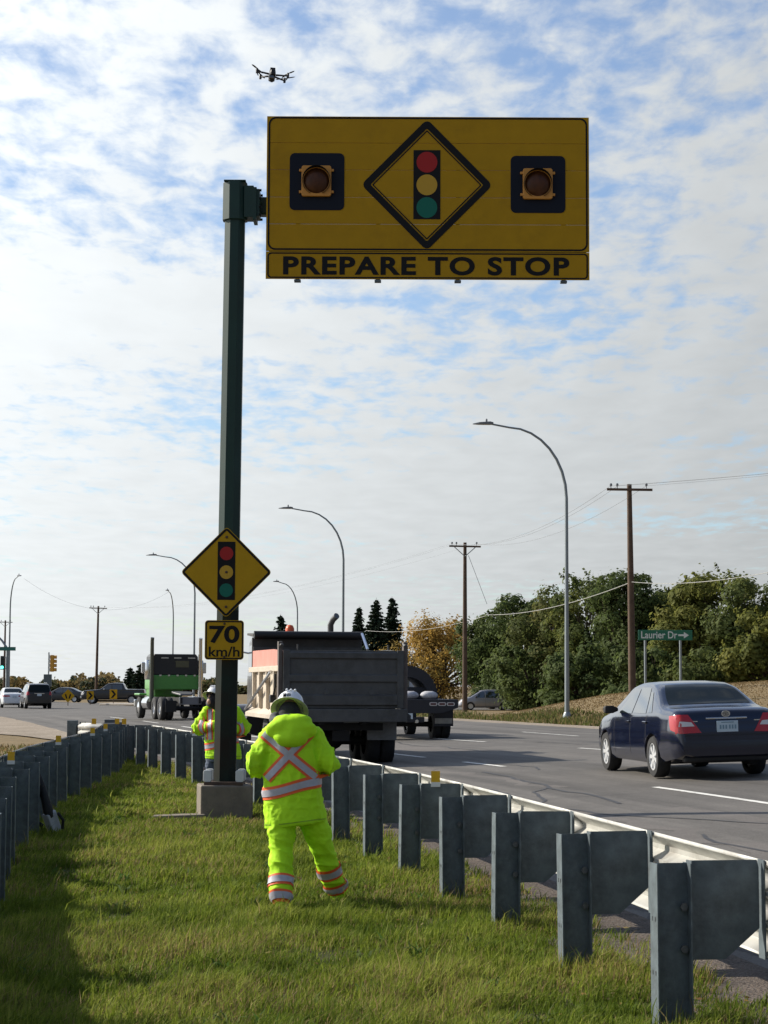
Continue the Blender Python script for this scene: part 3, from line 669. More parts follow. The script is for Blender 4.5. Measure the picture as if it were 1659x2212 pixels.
# green street name sign on two posts
M_sgreen = mat('street_sign_green', (0.012, 0.13, 0.075), 0.45, var=.06); M_letter = mat('street_sign_white', (0.62, 0.66, 0.64), 0.5)
SY = 88.0; s0 = at(1437, 1372, SY); ss = thing('street_name_sign', 'green street name sign reading Laurier Dr on two thin posts', 'sign', (s0.x, SY, s0.z), R(0))
K = SY / 4389
MB().box((0, 0, 0), (117 * K, .03, 22 * K)).build('sign_panel', M_sgreen, ss, bevel=.01)
letters(upright(text_mesh('Laurier Dr', 15.5 * K, 78 * K, bold=.014), (-13 * K, -.016, .5 * K), .003), M_letter, ss)
arrow = [(28, -2), (28, 2), (40, 2), (40, 7), (51, 0), (40, -7), (40, -2)]
MB().prism([(x * K, -.016, y * K) for x, y in arrow], (0, -.004, 0)).build('arrow', M_letter, ss)
for px in (1394, 1470):
    x = (px - 1437) * K; zg = T(s0.x + x, SY + .05) - s0.z
    MB().tube([(x, .05, zg - .2), (x, .05, -11 * K)], .055, 8).build('sign_post', M_steel, ss, smooth=60)
# traffic signals
M_sig = mat('signal_yellow', (0.62, 0.30, 0.03), 0.5); M_sig_d = mat('signal_dark', (0.02, 0.025, 0.02), 0.5)
M_go = mat('signal_green_lit', (0.05, 0.5, 0.4), 0.4, emit=(0.1, 0.9, 0.75), emit_s=3.0)
Yt = 165; q = on(104, Yt); ts = thing('traffic_signal', 'yellow four-lens traffic signal on a thin post with grey cabinet', 'traffic light', q)
Kt = Yt / 4389; zc_ = at(110, 1433, Yt).z - q.z
MB().tube([(0, 0, -.1), (0, 0, zc_ + .9)], .055, 8).build('signal_post', M_steel, ts)
MB().box((.28, 0, zc_), (.30, .3, 36 * Kt)).build('signal_housing', M_sig, ts, bevel=.04)
MB().box((.0, .12, zc_), (.10, .05, 38 * Kt)).build('signal_backplate', M_sig_d, ts)
for k in range(4):
    z = zc_ + (1.5 - k) * 9 * Kt
    MB().lathe([(.13, -.0), (.14, .22), (.125, .22), (.11, 0)], (.42, 0, z), 'X', 12).build('visor', M_sig, ts)
    MB().box((.08, -.16, z), (.13, .02, .24)).build('signal_lens', mat('lens_pale', (.6, .6, .55), .4), ts)
zb_ = at(104, 1470, Yt).z - q.z
MB().box((-.05, -.05, zb_), (.62, .35, 1.0)).build('cabinet', mat('cabinet_grey', (.10, .12, .12), .5), ts, bevel=.02)
Yt = 188; q = on(19, Yt); qx = q.x
t2 = thing('traffic_signal', 'traffic signal with lit green lens hung from a curved mast arm, at left edge', 'traffic light', (qx + .02, Yt - 1.2, q.z))
Kt = Yt / 4389
def zrel(py): return at(10, py, Yt).z - q.z
MB().tube([(0, 0, -.1), (0, 0, zrel(1402))], [.14, .12], 8).build('mast', M_steel, t2)
MB().tube([(0, 0, zrel(1402)), (-.5, 0, zrel(1385)), (-1.1, 0, zrel(1371)), (-2.2, 0, zrel(1360)), (-4.2, 0, zrel(1352))], .10, 8).build('mast_arm', M_steel, t2, smooth=60)
MB().box((0, -.16, zrel(1402)), (1.55, .04, .34)).build('street_blade', mat('blade_green', (.03, .16, .12), .5), t2)
cx = -.45
MB().box((cx, 0, zrel(1432)), (.34, .25, 1.25)).build('signal_housing', M_sig_d, t2, bevel=.03)
for k in range(3):
    MB().lathe([(.0, .0), (.13, .0), (.14, -.02), (0, -.04)], (cx, -.125, zrel(1432) + (1 - k) * .42), 'Y', 12).build('signal_lens', (M_sig_d, M_sig_d, M_go)[k], t2)
for z in (1421, 1445): MB().tube([(cx + .1, 0, zrel(z)), (0, 0, zrel(z))], .035, 6).build('bracket', M_steel, t2)
# chevron and hazard signs on the island
def chevron(px, py, Y, w, h, kind, label):
    x = ax(px, Y); zg = T(x, Y) + (0.14 if kind == 'chev' else 0); z = at(px, py, Y).z - zg; k = Y / 4389
    o = thing('chevron_sign' if kind == 'chev' else 'hazard_sign', label, 'sign', (x, Y, zg))
    if kind == 'chev':
        MB().box((0, 0, z), (w * k, .02, h * k)).build('sign_panel', M_yel2, o, bevel=.01)
        a, b = w * k * .36, h * k * .40
        MB().prism([(-a, -.011, z + b), (-a * .1, -.011, z + b), (a, -.011, z), (-a * .1, -.011, z - b), (-a, -.011, z - b), (a * .1, -.011, z)], (0, -.004, 0)).build('chevron_mark', M_blk, o)
    else:
        MB().prism([(xx * k, 0, z + zz * k) for xx, zz in rdiamond(0, 0, w * .72, 2)], (0, -.02, 0)).build('sign_panel', M_yel2, o)
        for sgn in (-1, 1):
            MB().prism([(sgn * 1 * k, -.021, z - 6 * k), (sgn * 4.2 * k, -.021, z - 6 * k), (sgn * 7 * k, -.021, z + 3 * k), (sgn * 4 * k, -.021, z + 4 * k)], (0, -.004, 0)).build('arrow_mark', M_blk, o)
    MB().tube([(0, .03, -.1), (0, .03, z)], .035, 6).build('sign_post', M_wood, o)
chevron(147, 1503, 172, 20, 20, 'haz', 'yellow diamond hazard sign in front of the small dark car')
chevron(195, 1502.5, 178, 15, 18, 'chev', 'yellow chevron sign in front of the pickup grille')
chevron(245, 1499.5, 179, 16, 20, 'chev', 'yellow chevron sign in front of the pickup door')
# ------------------------------------------------------------------ trees
M_bark = mat('bark', (0.075, 0.055, 0.042), 0.95, var=.25, scale=3, bump=.5, bscale=18)
M_leaf = mat_attr('leaf', 'tint', 0.7, 0.15, 0.48)
def quads_mesh(name, C, U, V, cols, tri=False):
    """C centres, U,V half axes (n,3); one quad each (diamond: 4 verts) with a colour"""
    n = len(C); co = np.empty((n, 4, 3)); co[:, 0] = C - U; co[:, 1] = C - V; co[:, 2] = C + U; co[:, 3] = C + V
    me = bpy.data.meshes.new(name); me.vertices.add(n * 4); me.vertices.foreach_set('co', co.ravel())
    me.loops.add(n * 4); me.loops.foreach_set('vertex_index', np.arange(n * 4, dtype=np.int32))
    me.polygons.add(n); me.polygons.foreach_set('loop_start', np.arange(0, n * 4, 4, dtype=np.int32)); me.polygons.foreach_set('loop_total', np.full(n, 4, dtype=np.int32))
    me.update(calc_edges=True)
    a = me.color_attributes.new('tint', 'FLOAT_COLOR', 'CORNER'); c4 = np.ones((n, 4, 4)); c4[:, :, :3] = cols[:, None, :]; a.data.foreach_set('color', c4.ravel().astype(np.float32))
    return me
def rand_unit(rg, n):
    v = rg.normal(size=(n, 3)); return v / np.linalg.norm(v, axis=1)[:, None]
def deciduous(x, Y, H, W, seed, pal, label, group, n=5200, leaf=.27, bare=0.0, low=0.12, lobes=26):
    rg = np.random.default_rng(seed); zg = T(x, Y)
    o = thing('deciduous_tree', label, 'tree', (x, Y, zg - .1), 0, group)
    # limbs
    tr = MB(); fork = H * rg.uniform(.16, .24); lean = rg.uniform(-.4, .4)
    tr.tube([(0, 0, -.2), (lean * .2, 0, fork * .6), (lean * .4, 0, fork)], [W * .035 + .09, W * .027 + .06, W * .024 + .05], 8)
    C = []; Rr = []
    for k in range(lobes):
        a = rg.uniform(0, 2 * math.pi); f = math.sqrt(rg.uniform(0.02, 1)); hz = rg.uniform(low, .93)
        prof = math.sin(math.pi * min(1, max(.06, (hz - low * .4) / (1.05 - low * .4))) ** .82) ** .6
        r = f * prof * W * .40
        C.append((math.cos(a) * r, math.sin(a) * r, hz * H)); Rr.append(rg.uniform(.13, .22) * W * (1.1 - .4 * hz))
    for c in C:
        m_ = Vector((lean * .4 + c[0] * .3, c[1] * .3, fork + (c[2] - fork) * .45)) if c[2] > fork * 1.2 else Vector((c[0] * .4, c[1] * .4, fork * .9))
        tr.tube([(lean * .4, 0, fork * .95), m_, Vector(c)], [W * .014 + .03, W * .009 + .02, .012], 5)
        for q in range(3):
            d = Vector(rand_unit(rg, 1)[0]) * W * .12; d.z = abs(d.z); tr.tube([m_.lerp(Vector(c), .6), Vector(c) + d], [.022, .006], 4)
    tr.build('trunk', M_bark, o, smooth=60)
    C = np.array(C); Rr = np.array(Rr); wts = Rr ** 2 / (Rr ** 2).sum(); idx = rg.choice(len(C), size=n, p=wts)
    d = rand_unit(rg, n); rad = rg.uniform(0.35, 1.08, n) ** .55
    P = C[idx] + d * (Rr[idx] * rad)[:, None] * np.array([1, 1, .8])
    P += np.array([[noise.noise(Vector(p) * .9 + Vector((k, seed, 0))) for k in (0, 11, 23)] for p in P]) * W * .035
    # ragged outline: sprays pushed out
    far = rg.random(n) < .08; P[far] += d[far] * (Rr[idx][far] * rg.uniform(.1, .55, far.sum()))[:, None]
    P[:, 2] = np.maximum(P[:, 2], .25 + .3 * rg.random(n))
    # wispy sprays standing out of the crown's upper side
    ns_ = 34; src = rg.choice(np.where(P[:, 2] > H * .45)[0], ns_); ex_ = []; ed = []; ei = []
    for q in src:
        dr = d[q] * .7 + np.array([0, 0, .75]) + rand_unit(rg, 1)[0] * .35; dr /= np.linalg.norm(dr); Ls = rg.uniform(.5, 1.35); m_ = 26; tt = rg.random(m_)
        tr_pts = P[q]; ex_.append(P[q] + dr * (tt * Ls)[:, None] + rg.normal(0, .10, (m_, 3)) * (1.1 - tt)[:, None]); ed.append(np.repeat(d[q][None], m_, 0)); ei.append(np.full(m_, idx[q]))
    P = np.concatenate([P] + ex_); d = np.concatenate([d] + ed); idx = np.concatenate([idx] + ei); n = len(P)
    # break the clumps: drop leaves in noise holes
    keep = np.array([noise.noise(Vector(p) * 0.8 + Vector((seed, 0, 0))) > -.42 + bare for p in P])
    P, d, idx = P[keep], d[keep], idx[keep]; n = len(P)
    nrm = d * 1.1 + rand_unit(rg, n) * .55 + np.array([0, 0, .35]); nrm /= np.linalg.norm(nrm, axis=1)[:, None]
    a = rand_unit(rg, n); U = np.cross(nrm, a); U /= np.linalg.norm(U, axis=1)[:, None]; V = np.cross(nrm, U)
    s = leaf * rg.uniform(.55, 1.25, n); lobe_t = rg.random(len(C))[idx]
    pal = np.array(pal); t = np.clip(lobe_t * .55 + rg.normal(0, .10, n) + .2, 0, .999) * (len(pal) - 1); i0 = t.astype(int); f = (t - i0)[:, None]
    cols = pal[i0] * (1 - f) + pal[np.minimum(i0 + 1, len(pal) - 1)] * f; cols *= 1.42 * rg.uniform(.86, 1.14, n)[:, None]
    me = quads_mesh('crown', P, U * s[:, None], V * (s * .62)[:, None], cols); mobj('crown', me, M_leaf, o)
    return o
G_DK = [(.050, .070, .024), (.066, .090, .029), (.088, .108, .033)]
G_MD = [(.050, .068, .022), (.085, .105, .032), (.130, .135, .036)]
G_YL = [(.075, .090, .025), (.115, .124, .032), (.165, .155, .038)]
G_OR = [(.055, .072, .024), (.080, .090, .028), (.150, .115, .036)]
AUT = [(.13, .10, .03), (.24, .165, .04), (.32, .20, .05), (.15, .12, .04)]
GRP = 'green trees behind the brown mound'
trees = [  # px centre, Y, py_top, width in photo units, palette, label
    (1062, 186, 1312, 108, G_DK, 'dark green tree at the left end of the grove, behind the silver minivan'),
    (1130, 178, 1290, 120, G_DK, 'dark rounded tree second from the left end of the grove'),
    (1196, 170, 1262, 140, G_OR, 'tree with an orange-tinged top left of the tall street lamp'),
    (1268, 166, 1246, 130, G_MD, 'mid green tree directly behind the tall street lamp'),
    (1342, 158, 1240, 130, G_DK, 'dark green tree behind the brown utility pole'),
    (1418, 160, 1236, 130, G_MD, 'full green tree rising above the street name sign'),
    (1478, 150, 1262, 120, G_YL, 'olive yellow tree behind the street name sign'),
    (1545, 150, 1240, 150, G_YL, 'large yellow-green tree right of the street name sign'),
    (1626, 146, 1238, 140, G_MD, 'tall green tree near the right edge of the picture'),
    (1668, 132, 1308, 130, G_YL, 'bright yellow-green tree cut by the right edge above the mound'),
    (1388, 138, 1400, 110, G_DK, 'low dark tree under the grove behind the sign posts'),
    (1250, 150, 1400, 120, G_DK, 'low shady tree at the foot of the grove behind the mound'),
    (1520, 134, 1395, 120, G_MD, 'low bushy tree at the foot of the grove right of the sign posts'),
    (1150, 168, 1405, 110, G_DK, 'low dark tree at the foot of the grove right of the minivan'),
]
for i, (px, Y, pt, wpx, pal, lab) in enumerate(trees):
    x = ax(px, Y); H = at(px, pt, Y).z - T(x, Y); W = wpx * Y / 4389 * 1.25
    deciduous(x, Y, H * 1.04, W * 1.3, 40 + i, pal, lab, GRP, n=20000 if H > 7 else 10000, leaf=.17, low=.05, lobes=44 if H > 7 else 26)
x = ax(945, 205); H = at(945, 1330, 205).z - T(x, 205)
deciduous(x, 205, H, 172 * 205 / 4389 * 1.5, 91, AUT, 'orange and gold autumn tree with thinning leaves right of the dump box', None, n=18000, leaf=.155, bare=.16, low=.10, lobes=44)
M_needle = mat_attr('needles', 'tint', 0.8, 0.15, 0.1)
def spruce(px, Y, pt, wpx, seed, label, group):
    rg = np.random.default_rng(seed); x = ax(px, Y); zg = T(x, Y); H = at(px, pt, Y).z - zg; W = wpx * Y / 4389
    o = thing('spruce_tree', label, 'tree', (x, Y, zg), 0, group)
    MB().tube([(0, 0, -.2), (0, 0, H * .6), (0, 0, H)], [.17, .10, .012], 8).build('trunk', M_bark, o, smooth=60)
    P = []; U = []; V = []; br = MB(); tiers = int(H / .34)
    for k in range(tiers):
        f = k / tiers; z = H * (.06 + .93 * f); r0 = W * .85 * (1 - f) ** .62 + .08; nb = 15 if f < .8 else 8
        for b_ in range(nb):
            a = rg.uniform(0, 2 * math.pi); r = r0 * rg.uniform(.65, 1.2); d = np.array([math.cos(a), math.sin(a), 0]); droop = -.25 * r
            m = max(3, int(r / .11))
            br.tube([(0, 0, z), (d[0] * r * .5, d[1] * r * .5, z + droop * .7), (d[0] * r, d[1] * r, z + droop * .6)], [.03, .02, .008], 4)
            for j in range(m):
                t_ = (j + rg.random()) / m; zz = z + droop * math.sin(t_ * 2.2) ; c = d * r * t_ + np.array([0, 0, zz])
                for q in range(3):
                    s = rg.uniform(.18, .34) * (1.15 - .4 * t_); dd = rand_unit(rg, 1)[0] * .5 + d * .7 + np.array([0, 0, -.35]); dd /= np.linalg.norm(dd)
                    sd = np.cross(dd, rand_unit(rg, 1)[0]); sd /= np.linalg.norm(sd); P.append(c + rg.normal(0, .05, 3)); U.append(dd * s); V.append(sd * s * .42)
    br.build('branches', M_bark, o)['kind'] = 'stuff'
    n = len(P); cols = np.array([(.020, .034, .018)]) * rg.uniform(.6, 1.7, n)[:, None]
    mobj('crown', quads_mesh('crown', np.array(P), np.array(U), np.array(V), cols), M_needle, o)
spruce(775, 214, 1308, 34, 1, 'small spruce at the left of the group behind the dump box', 'spruces')
spruce(812, 208, 1291, 54, 2, 'middle spruce of the group behind the dump box', 'spruces')
spruce(846, 210, 1288, 46, 3, 'tall spruce nearest the autumn tree', 'spruces')
spruce(605, 214, 1326, 44, 4, 'lone spruce just above the dump box, beside the 70 tab', 'spruces')
spruce(281, 300, 1440, 26, 5, 'left one of two dark spruces beside the green tractor cab', 'spruces')
spruce(303, 290, 1432, 34, 6, 'spruce nearest the green tractor cab', 'spruces')
# far tree line: reads as one mass
rg = np.random.default_rng(5); P = []; cols = []
for k in range(900):
    px = rg.uniform(-60, 560) if k < 420 else rg.uniform(-900, -60); Y = rg.uniform(400, 470); x = ax(px, Y); hh = (1.2 + 3.6 * max(0, noise.noise(Vector((px * .02, 3, 0))) + .42)) * rg.uniform(.7, 1.15); w = rg.uniform(1.2, 2.6)
    pal = [(.17, .125, .05), (.06, .065, .028), (.20, .15, .07), (.045, .055, .03)][int(rg.integers(4)) if rg.random() < .35 else int(abs(noise.noise(Vector((px * .013, 9, 1)))) * 7) % 4]
    m = 60; q = rg.normal(size=(m, 3)); q /= np.linalg.norm(q, axis=1)[:, None]; q *= rg.uniform(.3, 1, m)[:, None] ** .5
    P.append(np.array([x, Y, hh * .5]) + q * np.array([w, w, hh * .52])); cols.append(np.array([pal]) * rg.uniform(.7, 1.25, m)[:, None])
P = np.concatenate(P); cols = np.concatenate(cols); n = len(P); nn = rand_unit(rg, n); U = np.cross(nn, rand_unit(rg, n)); U /= np.linalg.norm(U, axis=1)[:, None]; V = np.cross(nn, U)
o = mobj('treeline', quads_mesh('treeline', P, U * .42, V * .34, cols), M_leaf)
tag(o, 'distant brown and green trees along the horizon at left', 'tree line', kind='stuff')
# ------------------------------------------------------------------ cars
M_tyre = mat('tyre_rubber', (0.018, 0.018, 0.019), 0.85, var=.2, scale=10); M_rim = mat('alloy_rim', (0.62, 0.63, 0.64), 0.35, metal=.25)
M_cglass = mat('car_glass', (0.012, 0.017, 0.018), 0.04, spec=.6, ior=1.9, coat=.6); M_rglass = mat('rear_glass', (0.008, 0.012, 0.012), 0.04, spec=.18); M_plastic = mat('black_plastic', (0.014, 0.014, 0.015), 0.6)
M_tail = mat('tail_light_red', (0.42, 0.012, 0.016), 0.22, coat=.5); M_clear = mat('lamp_clear', (0.62, 0.60, 0.58), 0.2, coat=.4)
M_plate = mat('licence_plate', (0.55, 0.63, 0.68), 0.5, var=.25, scale=40); M_chrome = mat('chrome', (0.65, 0.66, 0.68), 0.15, metal=1.0)
M_under = mat('underbody', (0.012, 0.012, 0.013), 0.8)
def prof(keys, x):
    k = np.array(keys, float); k = k[np.argsort(k[:, 0])]
    return np.interp(x, k[:, 0], k[:, 1])
def blur(a, n=1):
    a = np.array(a, float)
    for _ in range(n): a[1:-1] = .25 * a[:-2] + .5 * a[1:-1] + .25 * a[2:]
    return a
def wheel(root, x, y, r, w, spokes=7, rim=M_rim, hub=.66, detail=True):
    s = 1 if y > 0 else -1
    t = MB().lathe([(r * hub, -w / 2), (r * .93, -w / 2), (r, -w * .32), (r, w * .32), (r * .93, w / 2), (r * hub, w / 2)], (x, y, r), 'Y', 28, False).build('wheel', M_tyre, root, smooth=50)
    rm = MB(); rr = r * hub * 1.01; o = s * w * .42
    rm.lathe([(rr, -s * w * .3), (rr, s * w * .46), (rr * .93, s * w * .47), (rr * .90, s * w * .2), (rr * .2, s * w * .12), (.001, s * w * .12)], (x, y, r), 'Y', 24)
    if detail:
        for k in range(spokes):
            a = 2 * math.pi * k / spokes; ca, sa = math.cos(a), math.sin(a)
            rm.prism([(x + ca * d * rr - sa * h * rr, y + s * w * .22, r + sa * d * rr + ca * h * rr) for d, h in ((.12, -.10), (.95, -.15), (.95, .15), (.12, .10))], (0, s * w * .2, 0))
        rm.lathe([(rr * .24, 0), (rr * .24, s * w * .26), (.001, s * w * .3)], (x, y + s * w * .14, r), 'Y', 14)
    rm.build('rim', rim, t, smooth=35)
    return t
def car_body(spec, stations=72):
    L2, W2, g = spec['L'] / 2, spec['W'] / 2, spec['ground']
    xs = np.concatenate([np.linspace(-L2, -L2 + .35, 12)[:-1], np.linspace(-L2 + .35, L2 - .35, stations), np.linspace(L2 - .35, L2, 12)[1:]])
    ztp = blur(prof(spec['top'], xs), 2); zbl = blur(prof(spec['belt'], xs), 1); wd = blur(prof(spec['plan'], xs) * W2, 2); zlo = prof(spec['low'], xs)
    tum = spec.get('tumble', .40); shoulder = spec.get('shoulder', .05); rings = []
    for x, zt_, zb_, w, zl in zip(xs, ztp, zbl, wd, zlo):
        zb_ = min(zb_, zt_ - .012); hh = zb_ - zl; H = zt_ - zb_; wb = w * (1 - shoulder * .9)
        wr = wb - tum * H - .02
        half = [(0, zl), (.78 * w, zl), (.93 * w, zl + .03), (.975 * w, zl + .10), (.995 * w, zl + hh * .30), (1.0 * w, zl + hh * .52), (.992 * w, zl + hh * .72), (.978 * w, zl + hh * .86), (.962 * w, zl + hh * .94), (wb, zb_)]
        k = min(.075, H * .45)
        for f in (.34, .67, 1.0): half.append((wb + (wr - wb) * f * (H - k) / max(H, 1e-3), zb_ + (H - k) * f))
        wt = half[-1][0]
        half += [(wt - .035, zt_ - k * .42), (wt - .10, zt_ - k * .10), (wt * .55, zt_ + .004), (0, zt_ + .010)]
        ring = [Vector((x, y, z)) for y, z in half] + [Vector((x, -y, z)) for y, z in half[-2:0:-1]]
        rings.append(ring)
    mb = MB().rings(rings); me = mb.mesh('body')
    bm = bmesh.new(); bm.from_mesh(me); bmesh.ops.recalc_face_normals(bm, faces=bm.faces); bm.to_mesh(me); bm.free()
    return me
def bvh_of(me): return BVHTree.FromPolygons([v.co.copy() for v in me.vertices], [tuple(p.vertices) for p in me.polygons])
def patch(bvh, q, direction, off=.006, n=10, m=8, round_=0.0):
    """q: four 3D corners of a rough outline; projected along direction onto the body"""
    q = [Vector(p) for p in q]; d = Vector(direction).normalized(); rows = []
    for i in range(m + 1):
        v = i / m; row = []
        for j in range(n + 1):
            u_ = j / n
            if round_:
                uc, vc = 2 * u_ - 1, 2 * v - 1
                uc, vc = uc * (1 - round_ * vc * vc * .5), vc * (1 - round_ * uc * uc * .5); uu_, vv = (uc + 1) / 2, (vc + 1) / 2
            else: uu_, vv = u_, v
            p = (q[0] * (1 - uu_) + q[1] * uu_) * (1 - vv) + (q[3] * (1 - uu_) + q[2] * uu_) * vv
            h, nn, _, _ = bvh.ray_cast(p - d * 3.0, d)
            row.append((h + (nn if nn.dot(d) < 0 else -nn) * off) if h is not None else None)
        rows.append(row)
    # drop cells that missed the body or fell past an edge
    mb = MB(); idx = {}
    for i in range(m):
        for j in range(n):
            c = [rows[i][j], rows[i][j + 1], rows[i + 1][j + 1], rows[i + 1][j]]
            if any(a is None for a in c) or max((c[k] - c[(k + 1) % 4]).length for k in range(4)) > .45: continue
            ids = []
            for key, a in zip(((i, j), (i, j + 1), (i + 1, j + 1), (i + 1, j)), c):
                if key not in idx: idx[key] = len(mb.v); mb.v.append(tuple(a))
                ids.append(idx[key])
            mb.f.append(tuple(ids))
    return mb
def car(name, label, cat, loc, rz, spec, paint, group=None, detail=2):
    root = thing(name, label, cat, loc, rz, group); me = car_body(spec); r = spec['wr']; W2 = spec['W'] / 2; ww = spec.get('ww', .21)
    bvh = bvh_of(me)
    cut = MB()
    for xw in spec['axles']:
        for s in (-1, 1): cut.lathe([(r + .055, -.32), (r + .055, .32)], (xw, s * (W2 - .12), r - .01), 'Y', 28)
    cm = cut.mesh('cut'); bm = bmesh.new(); bm.from_mesh(cm); bmesh.ops.recalc_face_normals(bm, faces=bm.faces); bm.to_mesh(cm); bm.free()
    co = bpy.data.objects.new('cut', cm); COL.objects.link(co)
    bme = evaluated(me, [('BOOLEAN', dict(operation='DIFFERENCE', object=co, solver='EXACT'))]); bpy.data.objects.remove(co)
    mobj('body', bme, paint, root, smooth=38)
    for xw in spec['axles']:
        for s in (-1, 1): wheel(root, xw, s * (W2 - ww / 2 - .015), r, ww, spec.get('spokes', 7), detail=detail > 0)
    ub = MB().box((sum(spec['axles']) / 2, 0, .28), (abs(spec['axles'][0] - spec['axles'][1]) * .98, spec['W'] * .66, .16)); ub.box((spec['axles'][1], 0, r), (.1, spec['W'] - .35, .1)); ub.box((spec['axles'][0], 0, r), (.1, spec['W'] - .35, .1))
    ub.build('underbody', M_under, root)
    for (xa, xb, za, zb_, xc, xd) in spec['side_glass']:
        for s in (-1, 1):
            patch(bvh, [(xa, s * 2, za), (xb, s * 2, za), (xd, s * 2, zb_), (xc, s * 2, zb_)], (0, -s, 0), .005, 8, 6).build('side_window', M_cglass, root, smooth=60, fix=False)
    for nm, (xa, ya, xb, yb) in (('windshield', spec['front_glass']), ('rear_window', spec['rear_glass'])):
        rows = []
        patch(bvh, [(xa, -ya, 4), (xa, ya, 4), (xb, yb, 4), (xb, -yb, 4)], (0, 0, -1), .005, 12, 8, .08).build(nm, M_rglass, root, smooth=60, fix=False)
    if 'tail' in spec:
        for s in (-1, 1):
            tl = patch(bvh, [(-3, s * a, b) for a, b in spec['tail']], (1, 0, 0), .010, 6, 6).build('tail_light', M_tail, root, smooth=60, fix=False)
            if 'tail_side' in spec: patch(bvh, [(a, s * 3, b) for a, b in spec['tail_side']], (0, -s, 0), .010, 4, 4).build('tail_light_side', M_tail, tl, smooth=60, fix=False)
            if 'tail_clear' in spec: patch(bvh, [(-3, s * a, b) for a, b in spec['tail_clear']], (1, 0, 0), .014, 4, 4).build('reverse_light', M_clear, tl, smooth=60, fix=False)
    for s in (-1, 1):
        patch(bvh, [(3, s * a, b) for a, b in spec['head']], (-1, 0, 0), .010, 5, 4).build('headlight', M_clear, root, smooth=60, fix=False)
        mx, mz = spec['mirror']; y0 = W2 * .93
        MB().rings([[Vector((mx + dx * k_, s * (y0 + yy), mz + dz * k_)) for dx, dz in ((-.05, -.06), (.08, -.05), (.09, .05), (-.05, .07))] for yy, k_ in ((.0, .4), (.07, .8), (.10, 1.0), (.22, 1.0), (.24, .8))]).build('mirror', spec.get('mirror_mat', M_plastic), root, bevel=.015, smooth=40)
        for hx in spec.get('handles', ()):
            h, nn, _, _ = bvh.ray_cast(Vector((hx, s * 3, spec['hz'])), Vector((0, -s, 0)))
            if h: MB().box((hx, h.y + s * .015, spec['hz']), (.20, .03, .035)).build('door_handle', paint, root, bevel=.01)
    if 'plate' in spec:
        px_, pz = spec['plate']; MB().box((px_, 0, pz), (.015, .31, .155)).build('licence_plate', M_plate, root, bevel=.003)
    for (xs_, side) in spec.get('seams', ()):      # shut lines between the doors
        for s in (-1, 1):
            z0, z1 = side; rows = []
            for i in range(9):
                z = z0 + (z1 - z0) * i / 8; row = []
                for dx in (-.006, .006):
                    h, nn, _, _ = bvh.ray_cast(Vector((xs_ + dx, s * 3, z)), Vector((0, -s, 0))); row.append((h.x, h.y + s * .002, h.z) if h else (xs_ + dx, s * W2, z))
                rows.append(row)
            MB().grid(rows).build('door_seam', M_plastic, root, fix=False)
    return root, bvh
SEDAN = dict(L=4.80, W=1.80, ground=.2, wr=.325, ww=.215, axles=(-1.30, 1.42), spokes=7,
    top=[(-2.40, .60), (-2.37, .70), (-2.34, .92), (-2.27, 1.03), (-2.1, 1.075), (-1.72, 1.10), (-1.55, 1.14), (-1.0, 1.41), (-.72, 1.465), (-.2, 1.49), (.2, 1.475), (.5, 1.42), (1.12, 1.06), (1.25, 1.01), (1.9, .90), (2.2, .78), (2.36, .62), (2.40, .5)],
    belt=[(-2.4, .58), (-2.34, .88), (-2.2, .99), (-1.6, 1.01), (-.8, .985), (.6, .945), (1.1, .93), (1.9, .85), (2.3, .65), (2.4, .48)],
    plan=[(-2.40, .80), (-2.34, .87), (-2.15, .94), (-1.7, .985), (-1, 1), (1, 1), (1.7, .975), (2.1, .90), (2.3, .78), (2.40, .62)],
    low=[(-2.4, .36), (-2.2, .29), (-1.8, .24), (-1, .20), (1, .20), (1.9, .22), (2.4, .30)], tumble=.46, shoulder=.06,
    side_glass=[(.74, -.10, .985, 1.375, .30, -.05), (-.16, -.92, .995, 1.40, -.10, -.62), (-.97, -1.22, 1.01, 1.33, -.70, -.84)],
    front_glass=(1.10, .66, .46, .52), rear_glass=(-1.60, .70, -.86, .52),
    tail=[(.80, .70), (.42, .71), (.60, .985), (.76, .985)], tail_side=[(-2.375, .70), (-2.16, .76), (-2.06, .97), (-2.30, .985)], tail_clear=[(.76, .805), (.52, .81), (.565, .87), (.74, .885)],
    head=[(.85, .58), (.45, .56), (.48, .70), (.80, .74)], mirror=(.72, 1.04), handles=(-.02, -.98), hz=.86, seams=[(.80, (.34, .93)), (-.13, (.34, .98)), (-1.0, (.60, .98))])
M_navy = mat('sedan_paint', (0.004, 0.007, 0.024), 0.14, metal=.15, coat=.7, var=.08, scale=3)
yS = 33.6; pS = Vector((ax(1472, yS, 1600), yS, 0)); pS.z = T(pS.x, pS.y)
HEAD_S = R(90 + 9.4)
sed, bvh = car('sedan_car', 'dark navy blue sedan driving away in the middle lane', 'car', pS, HEAD_S, SEDAN, M_navy)
sed.rotation_euler = (math.atan(-.03), 0, HEAD_S)   # follows the cross-fall of the road
